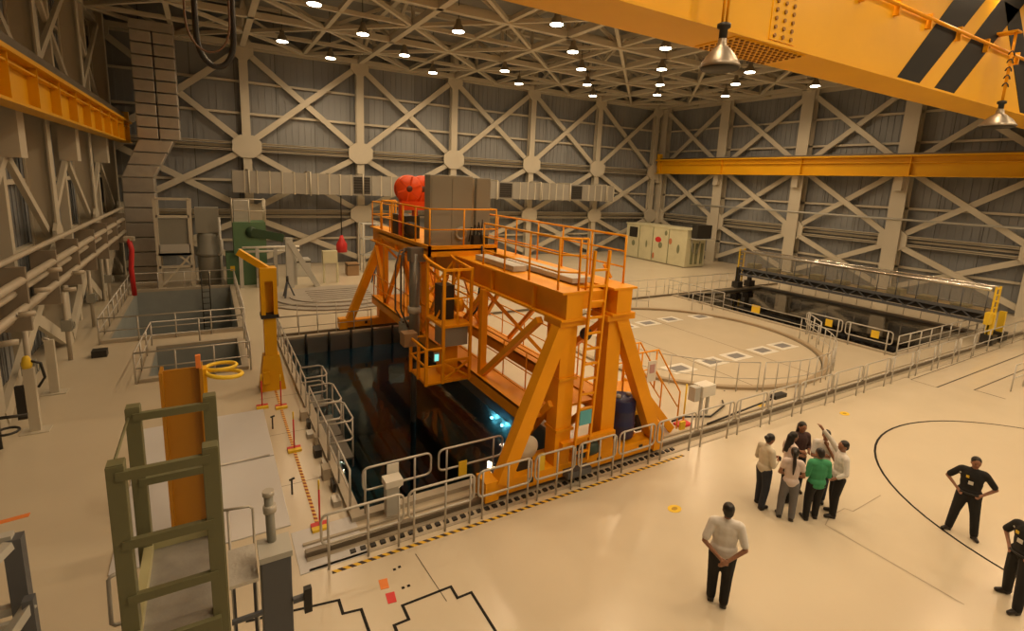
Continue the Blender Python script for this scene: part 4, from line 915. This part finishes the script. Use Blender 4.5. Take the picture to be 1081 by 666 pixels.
# ================================================================== EQUIPMENT AT THE BACK
t = thing('dryer_frame', 'tan steel frame holding a grey box hopper behind the pit', 'machine', (-1.8,36.2,0))
for xx in (-2.65,-1.0):
    for yy in (35.6,36.8): MB().box((xx-.1,yy-.1,0),(xx+.1,yy+.1,5.2)).build('leg', STEEL, t); MB().box((xx-.25,yy-.2,0),(xx+.25,yy+.2,.05)).build('foot_plate', STEEL, t)
MB().box((-2.55,35.6,2.6),(-1.1,36.8,4.1)).build('hopper', GREYBOX, t); MB().box((-2.6,35.5,1.95),(-1.05,36.8,2.6)).build('hopper_base', LGREY, t)
for zz in (4.15,1.95,1.2,5.15): MB().box((-2.65,35.5,zz),(-1.0,35.6,zz+.14)).build('cross_bar', STEEL, t)
MB().beam((-2.55,35.6,.2),(-1.1,35.6,1.9),.12,.1).build('diagonal', STEEL, t); MB().beam((-1.7,35.6,2.0),(-1.1,35.6,1.4),.1,.1).build('diagonal', STEEL, t)
TKX = -.12
t = thing('settling_tank', 'grey stacked cylindrical filter tank beside the green machine', 'tank', (0.0,36.5,0))
MB().lathe((TKX,36.5,0),[(.62,0),(.62,1.7),(.6,1.75),(.72,1.8),(.72,1.95),(.6,2.0),(.6,3.0),(.5,3.2)],20).build('tank_body', GREYBOX, t)
MB().box((-.75,36.0,3.2),(.5,37.2,4.7)).build('tank_hood', GREYBOX, t); MB().path([(.4,35.8,3.0),(.55,35.2,2.8),(.55,35.2,2.2),(.4,35.2,1.9)],.1,8).build('pipe', LGREY, t); MB().tube((.5,35.3,4.2),(.5,35.3,0),.07,8).build('pipe', LGREY, t)
t = thing('green_machine', 'green decontamination machine with railed top behind the jib crane', 'machine', (1.6,36,0))
MB().box((.75,35.4,0),(1.5,36.6,2.0)).build('lower_body', GREEN, t); MB().box((1.2,35.2,1.9),(3.0,36.8,3.9)).build('upper_body', GREEN, t); MB().box((1.6,35.2,0),(3.0,36.8,1.9)).build('lower_body', GREEN, t)
MB().lathe((2.2,35.18,3.3),[(.35,-.06),(.35,0)],16,1).build('flywheel', mat('green_dark',(0.03,0.07,0.035),.5), t); MB().beam((2.2,35.15,3.3),(4.0,35.15,2.9),.1,.5).build('belt_guard', mat('green_dark',(0,0,0)), t); MB().box((.95,35.38,.9),(1.2,35.4,1.2)).build('yellow_sign', YELLOW, t)
rail_parts(t, [(1.2,36.8),(1.2,35.2),(3.0,35.2),(3.0,36.8)], 3.9, 1.4, STEEL, .035, 1.0, (.5,)); MB().box((1.3,35.6,3.9),(2.2,36.5,5.2)).build('top_box', LGREY, t)
t = thing('pipe_bench', 'white pipe frame bench before the green machine', 'frame', (2.8,34.4,0))
for zz in (2.45,2.2): MB().tube((1.6,34.4,zz),(4.8,34.4,zz),.07,8).build('rail', WHITEP, t)
for xx in (1.5,2.4,3.4,4.5): MB().box((xx-.1,34.3,0),(xx+.1,34.5,2.4)).build('leg', LGREY, t)
MB().box((2.3,34.2,.6),(3.3,34.8,1.4)).build('tray', GREYBOX, t)
t = thing('raking_strut', 'grey leaning A-frame strut standing on the cover', 'frame', (4.4,32.8,0))
MB().beam((4.1,33.6,0.0),(4.1,33.6,3.1),.4,.3).build('upright', LGREY, t); MB().beam((4.1,33.6,2.9),(5.7,33.6,.0),.42,.3).build('strut', LGREY, t)
# grey stepped cover
t = thing('head_cover', 'wide grey stepped cover lying on the floor behind the pool', 'cover', (6.2,30.5,0))
for k, (rx, ry, z0, z1) in enumerate(((4.0,3.1,0,.08),(3.4,2.6,.08,.16),(2.7,2.0,.16,.22))):
    MB().prism([(6.3+rx*math.cos(a*PI/18), 30.0+ry*math.sin(a*PI/18)) for a in range(36)], 2, z0, z1).build('cover_tier', GREYTARP, t)
for k in range(6): MB().box((4.6,28.7+k*.5,.22),(8.0,28.75+k*.5,.24)).build('cover_seam', mat('seam_brown',(0.16,0.13,0.10),.6), t)
def tripod(x, y, label):
    t = thing('tripod_jack', label, 'stand', (x,y,.0))
    zz = .165 if x < 5 else 0.0
    for a in range(3): MB().beam((x,y,1.1),(x+.35*math.cos(a*2.1),y+.35*math.sin(a*2.1),zz),.08,.08).build('leg', BLUEGR, t)
    MB().tube((x,y,.9),(x,y,1.35),.07,8).build('screw', DARKM, t)
tripod(3.55,30.3,'dark tripod jack at the leaning strut'); tripod(9.3,33.3,'dark tripod jack under the red tag')
t = thing('cream_table', 'small cream cabinet on legs behind the grey cover', 'cabinet', (6.5,34.5,0))
MB().box((6.2,34.3,1.3),(7.1,34.8,2.1)).build('cabinet_box', CREAMP, t)
for xx in (6.25,7.1): MB().box((xx-.06,34.35,0),(xx+.06,34.5,1.3)).build('leg', CREAMP, t)
t = thing('red_hoist_tag', 'red lifting weight hanging on a rod against the braced wall', 'tag', (8.75,40.7,1.1))
MB().lathe((8.75,40.7,1.1),[(.40,0),(.42,.6),(.2,1.0),(.1,1.3)],12).build('weight', REDP, t); MB().tube((8.75,40.7,2.3),(8.75,40.7,5.47),.04,6).build('rod', DARKM, t)
t = thing('steel_scaffold', 'thin grey scaffold with shelves behind the gantry trolley', 'scaffold', (10.2,38,0))
for xx in (9.6,10.8):
    for yy in (37.5,38.5): MB().tube((xx,yy,0),(xx,yy,3.6),.05,6).build('upright', LGREY, t)
for zz in (1.2,2.4,3.5): MB().box((9.6,37.5,zz),(10.8,38.5,zz+.06)).build('shelf', LGREY, t)
for k,(x,y,s,mt,nm) in enumerate(((12.6,37,.9,WHITEP,'white'),(14.2,38,1.1,GREYBOX,'dark grey'),(16.0,37.6,1.0,LGREY,'pale grey'),(5.3,37.5,1.1,LGREY,'light grey'),(8.6,36.8,.8,mat('tan_box',(0,0,0)),'tan'))):
    t = thing('equipment_crate', nm+' equipment crate at the foot of the braced wall', 'crate', (x,y,0))
    MB().box((x-s/2,y-s/2,0),(x+s/2,y+s/2,s*1.1)).build('crate_body', mt, t, .02); MB().box((x-s/2-.02,y-s/2-.02,s*.9),(x+s/2+.02,y+s/2+.02,s*.98)).build('crate_band', DARKM, t)
# cream booth by the right corner
t = thing('cream_booth', 'stained cream steel booth with a dark window and red marks', 'booth', (38.2,35.4,0))
MB().box((36.85,31.5,0.06),(39.4,39.3,3.35)).build('booth_body', CREAMP, t, .03); MB().box((36.8,31.45,3.35),(39.45,39.35,3.45)).build('roof_lip', CREAMP, t)
for y in (33.6,35.6,37.4): MB().box((36.82,y-.03,.1),(36.85,y+.03,3.3)).build('panel_seam', STAIN, t)
MB().box((36.8,37.7,2.1),(36.85,38.8,3.1)).build('window', DARKM, t); MB().box((36.78,37.6,2.0),(36.82,38.9,2.08)).build('window_sill', CREAMP, t)
for y,z,a,b,mt in ((34.9,2.2,.7,.45,REDP),(34.6,1.7,.45,.5,STAIN),(33.4,2.2,.35,.5,mat('rust_mark',(0.5,0.18,0.08),.6)),(35.4,.6,.25,.5,mat('rust_mark',(0,0,0))),(38.2,1.5,.4,.5,STAIN),(34.0,2.9,.3,.4,STAIN),(36.4,1.6,.2,.6,STAIN),(32.4,1.6,.3,.7,STAIN)):
    MB().ell((36.85,y,z),(.02,a*.6,b*.6),None,10,6).build('stain', mt, t)
MB().box((37.0,31.40,2.7),(39.6,31.46,2.8)).build('shelf', CREAMP, t); MB().box((37.2,30.6,2.62),(39.7,31.45,2.70)).build('shelf', LGREY, t); MB().box((37.3,30.8,2.72),(39.2,31.4,3.9)).build('dark_unit', DARKM, t)
for xx in (37.5,38.1,38.8): MB().box((xx,31.44,.3),(xx+.3,31.5,2.2)).build('panel', STAIN, t)
MB().path([(37.4,31.4,2.6),(37.5,31.3,1.5),(38.0,31.3,1.2),(38.4,31.3,2.4)],.05,6).build('hose', GREYBOX, t)

# ================================================================== PEOPLE
SKIN = mat('skin_brown', (0.30, 0.145, 0.085), 0.5, var=0.06, scale=8)
HAIR = mat('black_hair', (0.012, 0.009, 0.008), 0.45, var=0.2, scale=30)
SHOE = mat('black_shoe', (0.018, 0.014, 0.012), 0.4)
EYEM = mat('eye_dark', (0.02, 0.015, 0.012), 0.3)
LIP = mat('lip', (0.24, 0.08, 0.06), 0.5)
def fabric(n, c): return mat(n, c, 0.85, var=0.10, scale=9, bump=0.25, bscale=14)
def remesh(mb, name, mt, voxel, parent, smooth=2):
    me = bpy.data.meshes.new(name); me.from_pydata(mb.v, [], mb.f)
    o = bpy.data.objects.new(name, me); C.objects.link(o)
    r = o.modifiers.new('r', 'REMESH'); r.mode = 'VOXEL'; r.voxel_size = voxel; r.use_smooth_shade = True
    if smooth: s_ = o.modifiers.new('s', 'SMOOTH'); s_.iterations = smooth; s_.factor = 0.5
    dg = bpy.context.evaluated_depsgraph_get(); me2 = bpy.data.meshes.new_from_object(o.evaluated_get(dg))
    bpy.data.objects.remove(o); me2.materials.clear(); me2.materials.append(mt); me2.name = name
    me2.polygons.foreach_set('use_smooth', [True]*len(me2.polygons))
    ob = bpy.data.objects.new(name, me2); C.objects.link(ob); ob.parent = parent; return ob
def person(label, x, y, face, h, shirt, pants, arms, legs=None, hair='short', sleeve=0.55, head=(0, 0), skirt=False, shirt_len=0.90, slim=1.0, jacket=False, extra=None, group=None):
    t = thing('person', label, 'person', (x, y, 0), group); s = h/1.72; t.scale = (s, s, s); t.rotation_euler = (0, 0, math.radians(face)-PI/2)
    t['_o'] = [0, 0, 0]
    w_ = slim
    legs = legs or ((-.10, .02, 0), (.10, -.02, 0))
    hy, hp = math.radians(head[0]), math.radians(head[1])
    HR = Matrix.Rotation(hy, 3, 'Z') @ Matrix.Rotation(hp, 3, 'X'); NB = V((0, .0, 1.47))
    def hd(p): return NB + HR @ (V(p)-NB)
    def torso(mb, e):
        mb.ell((0, -.002, 1.17), (.152*w_+e, .102+e, .28)); mb.ell((0, .005, 1.30), (.165*w_+e, .105+e, .19+e*.4)); mb.ell((0, 0, 1.12), (.140*w_+e, .10+e, .17)); mb.ell((0, -.01, .95), (.162*w_+e, .115+e, .14))
        mb.cap((-.15*w_, -.01, 1.405), (.15*w_, -.01, 1.405), .062+e, .062+e)
    def leg(mb, e, zlow):
        for sgn, (fx, fy, rot_) in ((-1, legs[0]), (1, legs[1])):
            hip = V((sgn*.085, 0, .90)); an = V((fx, fy, .09)); kn = (hip+an)/2+V((sgn*.01, .03, .02))
            mb.cap(hip, kn, .088*w_+e, .058+e)
            lo = an if zlow is None else kn.lerp(an, zlow)
            mb.cap(kn, lo, .058+e, .042+e)
    body = MB()
    torso(body, 0); leg(body, 0, None)
    for (fx, fy, rot_) in legs:
        d = V((math.sin(math.radians(rot_)), math.cos(math.radians(rot_)), 0)); body.cap((fx, fy, .07), V((fx, fy, .035))+d*.13, .04, .028)
    body.cap((0, -.01, 1.40), hd((0, .0, 1.54)), .056, .05)
    body.ell(hd((0, .012, 1.625)), (.080, .095, .106), HR); body.ell(hd((0, .035, 1.565)), (.055, .062, .058), HR); body.ell(hd((0, .105, 1.605)), (.013, .02, .024), HR)
    for sg in (-1, 1): body.ell(hd((sg*.076, .0, 1.612)), (.012, .02, .03), HR)
    for sg, (el, ha) in ((-1, arms[0]), (1, arms[1])):
        sh = V((sg*.175*w_, -.01, 1.40)); el = V(el); ha = V(ha)
        body.cap(sh, el, .048, .038); body.cap(el, ha, .038, .026)
        d = (ha-el).normalized(); sd = d.cross(V((0, 1, 0.2))); sd.normalize(); up_ = sd.cross(d)
        body.cap(ha, ha+d*.07, .026, .032)
        for k, ln in enumerate((.055, .07, .075, .062)):
            b0 = ha+d*.075+sd*(-.027+.018*k); m0 = b0+d*ln*.6+up_*.008; body.cap(b0, m0, .0095, .009, 6); body.cap(m0, m0+d*ln*.4+up_*.018, .009, .008, 6)
        b0 = ha+d*.025+sd*sg*-.028; m0 = b0+d*.04+sd*sg*-.022; body.cap(b0, m0, .012, .010, 6); body.cap(m0, m0+d*.03, .010, .008, 6)
    remesh(body, 'body', SKIN, .0085, t, 2)
    # shirt
    sm = MB(); e = .016 if not jacket else .026
    torso(sm, e)
    sm.ell((0, -.005, shirt_len+.04), (.165*w_+e+.005, .118+e, .10))
    sm.cap((0, -.015, 1.40), hd((0, -.005, 1.475)), .066+e*.6, .060)
    for sg, (el, ha) in ((-1, arms[0]), (1, arms[1])):
        sh = V((sg*.175*w_, -.01, 1.40)); el = V(el); ha = V(ha)
        if sleeve <= 1: sm.cap(sh, sh.lerp(el, sleeve), .060+e*.5, .054+e*.6)
        else: sm.cap(sh, el, .060+e*.5, .048+e*.5); sm.cap(el, el.lerp(ha, sleeve-1), .048+e*.5, .038+e*.5)
    remesh(sm, 'shirt', shirt, .012, t, 9)
    pm = MB(); e = .012; pm.ell((0, -.01, .945), (.162*w_+e, .115+e, .10)); leg(pm, e+.016, None)
    remesh(pm, 'trousers', pants, .012, t, 6)
    
    for (fx, fy, rot_) in legs:
        d = V((math.sin(math.radians(rot_)), math.cos(math.radians(rot_)), 0)); f = MB()
        f.cap(V((fx, fy, .055))-d*.03, V((fx, fy, .04))+d*.15, .052, .038); f.box((fx-.05, fy-.05, 0), (fx+.05, fy+.05, .03))
        f.cap(V((fx, fy, .02))-d*.03, V((fx, fy, .02))+d*.16, .022, .022)
        remesh(f, 'shoe', SHOE, .012, t, 2)
    hm = MB(); hm.ell(hd((0, -.012, 1.658)), (.089, .099, .093), HR); hm.ell(hd((0, -.045, 1.61)), (.078, .06, .085), HR)
    if hair == 'long': hm.cap(hd((0, -.07, 1.62)), (0, -.12, 1.30), .075, .06); hm.cap(hd((.05, -.04, 1.6)), (.07, -.06, 1.40), .04, .035); hm.cap(hd((-.05, -.04, 1.6)), (-.07, -.06, 1.40), .04, .035)
    if hair == 'pony': hm.ell(hd((0, -.10, 1.66)), (.04, .04, .04)); hm.cap(hd((0, -.12, 1.64)), (.0, -.145, 1.42), .035, .042); hm.cap((.0, -.145, 1.42), (0, -.15, 1.18), .042, .018)
    if hair == 'bun': hm.ell(hd((0, -.115, 1.63)), (.05, .045, .05))
    if hair != 'none': remesh(hm, 'hair', HAIR, .011, t, 2)
    fx_ = MB()
    for sg in (-1, 1): fx_.ell(hd((sg*.03, .092, 1.63)), (.013, .008, .008), HR)
    fx_.build('eyes', EYEM, t); MB().ell(hd((0, .094, 1.565)), (.024, .008, .007), HR).build('mouth', LIP, t)
    if extra == 'guard':
        MB().path([(.185*w_*math.cos(a*PI/10), -.008+.140*math.sin(a*PI/10), .965) for a in range(20)], .02, 6, True).build('duty_belt', RUBBER, t)
        MB().box((.05, .125, 1.30), (.10, .138, 1.35)).build('badge', YELLOW, t); MB().box((-.03, .128, 1.17), (.05, .14, 1.24)).build('name_card', WHITEP, t); MB().box((-.21, -.02, .86), (-.17, .06, .97)).build('holster', RUBBER, t)
        MB().ell((.19, .02, 1.34), (.03, .03, .03)).build('shoulder_patch', LGREY, t)
    if extra == 'phone': 
        ha = V(arms[1][1]); MB().box(ha+V((-.03, .05, .0)), ha+V((.03, .06, .10))).build('phone', RUBBER, t)
    if extra == 'lanyard': MB().path([(-.06, .10, 1.44), (-.03, .13, 1.28), (0, .135, 1.2), (.03, .13, 1.28), (.06, .10, 1.44)], .006, 5).build('lanyard', DARKM, t)
    return t
WHITES = fabric('white_shirt', (0.72, 0.70, 0.68)); CREAMS = fabric('cream_shirt', (0.62, 0.57, 0.46)); PINKS = fabric('pale_pink_top', (0.68, 0.58, 0.55)); GREENS = fabric('green_jacket', (0.05, 0.30, 0.14))
JEANS = fabric('dark_jeans', (0.025, 0.03, 0.045)); GREYP = fabric('grey_trousers', (0.15, 0.15, 0.16)); BLACKT = fabric('black_trousers', (0.013, 0.012, 0.012)); GUARDB = fabric('guard_black', (0.012, 0.012, 0.013)); BLACKTOP = fabric('dark_top', (0.06, 0.03, 0.03))
RELAX = (((-.25, -.02, 1.10), (-.26, .07, .87)), ((.25, -.02, 1.10), (.26, .07, .87)))
FRONT = (((-.24, -.01, 1.10), (-.09, .24, 1.12)), ((.24, -.01, 1.10), (.09, .24, 1.12)))
person('man in white short-sleeved shirt standing alone, hands clasped behind his back', 7.18, 4.70, 40, 1.90, WHITES, BLACKT, (((-.29, -.09, 1.09), (-.06, -.185, .93)), ((.29, -.09, 1.09), (.05, -.20, .91))), ((-.09, .06, -8), (.09, -.02, 8)), 'short', 0.78, (0, 0), shirt_len=.97, slim=1.12)
person('person with hair in a bun, cream shirt and dark jeans, looking at a phone', 10.43, 6.10, -15, 1.74, CREAMS, JEANS, FRONT, ((-.12, .05, 0), (.12, -.06, 0)), 'bun', 1.7, (0, -18), shirt_len=.94, extra='phone')
person('long-haired person in dark top behind the group of visitors', 11.75, 6.12, -120, 1.74, BLACKTOP, JEANS, FRONT, None, 'long', 1.4, (0, -8))
person('long-haired woman in white top and black trousers with folded arms', 11.16, 5.98, -25, 1.68, PINKS, BLACKT, (((-.23, .0, 1.12), (.02, .22, 1.15)), ((.23, .0, 1.12), (-.02, .2, 1.12))), None, 'long', 0.5, (0, -8), shirt_len=.93, slim=.95, extra='lanyard')
person('woman with a long black ponytail, pale top and grey trousers', 10.52, 5.54, 38, 1.66, PINKS, GREYP, (((-.24, .0, 1.10), (-.10, .18, 1.0)), ((.24, .0, 1.10), (.10, .18, 1.0))), ((-.13, .02, -15), (.11, -.02, 15)), 'pony', 0.45, (-8, -8), shirt_len=.92, slim=.93)
person('person in a bright green jacket and black trousers among the visitors', 11.03, 5.27, 55, 1.65, GREENS, BLACKT, FRONT, ((-.14, -.04, -15), (.10, .05, 5)), 'short', 1.75, (15, -10), shirt_len=.84, jacket=True, slim=1.08)
person('man in white polo facing out of the group with a hand at his mouth', 11.86, 5.62, -145, 1.74, WHITES, JEANS, (((-.22, .10, 1.10), (-.04, .12, 1.40)), ((.22, .08, 1.10), (.02, .18, 1.18))), None, 'short', 0.7, (0, -6), shirt_len=.95)
person('man in white long-sleeved shirt raising his arm to point at the gantry', 11.63, 5.13, 140, 1.76, WHITES, BLACKT, (((-.25, -.02, 1.10), (-.22, .15, .98)), ((.25, .15, 1.62), (.24, .36, 1.86))), ((-.11, .05, -10), (.11, -.05, 10)), 'short', 1.8, (8, 0), shirt_len=.97)
AK = (((-.38, -.08, 1.14), (-.20, .05, .99)), ((.38, -.08, 1.14), (.20, .05, .99)))
person('guard in black uniform with badge, hands on hips, inside the floor circle', 13.52, 3.47, 195, 1.76, GUARDB, GUARDB, AK, ((-.20, .02, -25), (.20, .0, 35)), 'short', 0.8, (15, -6), shirt_len=.95, slim=1.12, extra='guard')
person('guard in black uniform striding with hands on hips near the circle line', 11.95, 2.20, 158, 1.78, GUARDB, GUARDB, AK, ((-.20, .18, 0), (.22, -.16, 20)), 'short', 0.9, (0, -6), shirt_len=.95, slim=1.12, extra='guard')
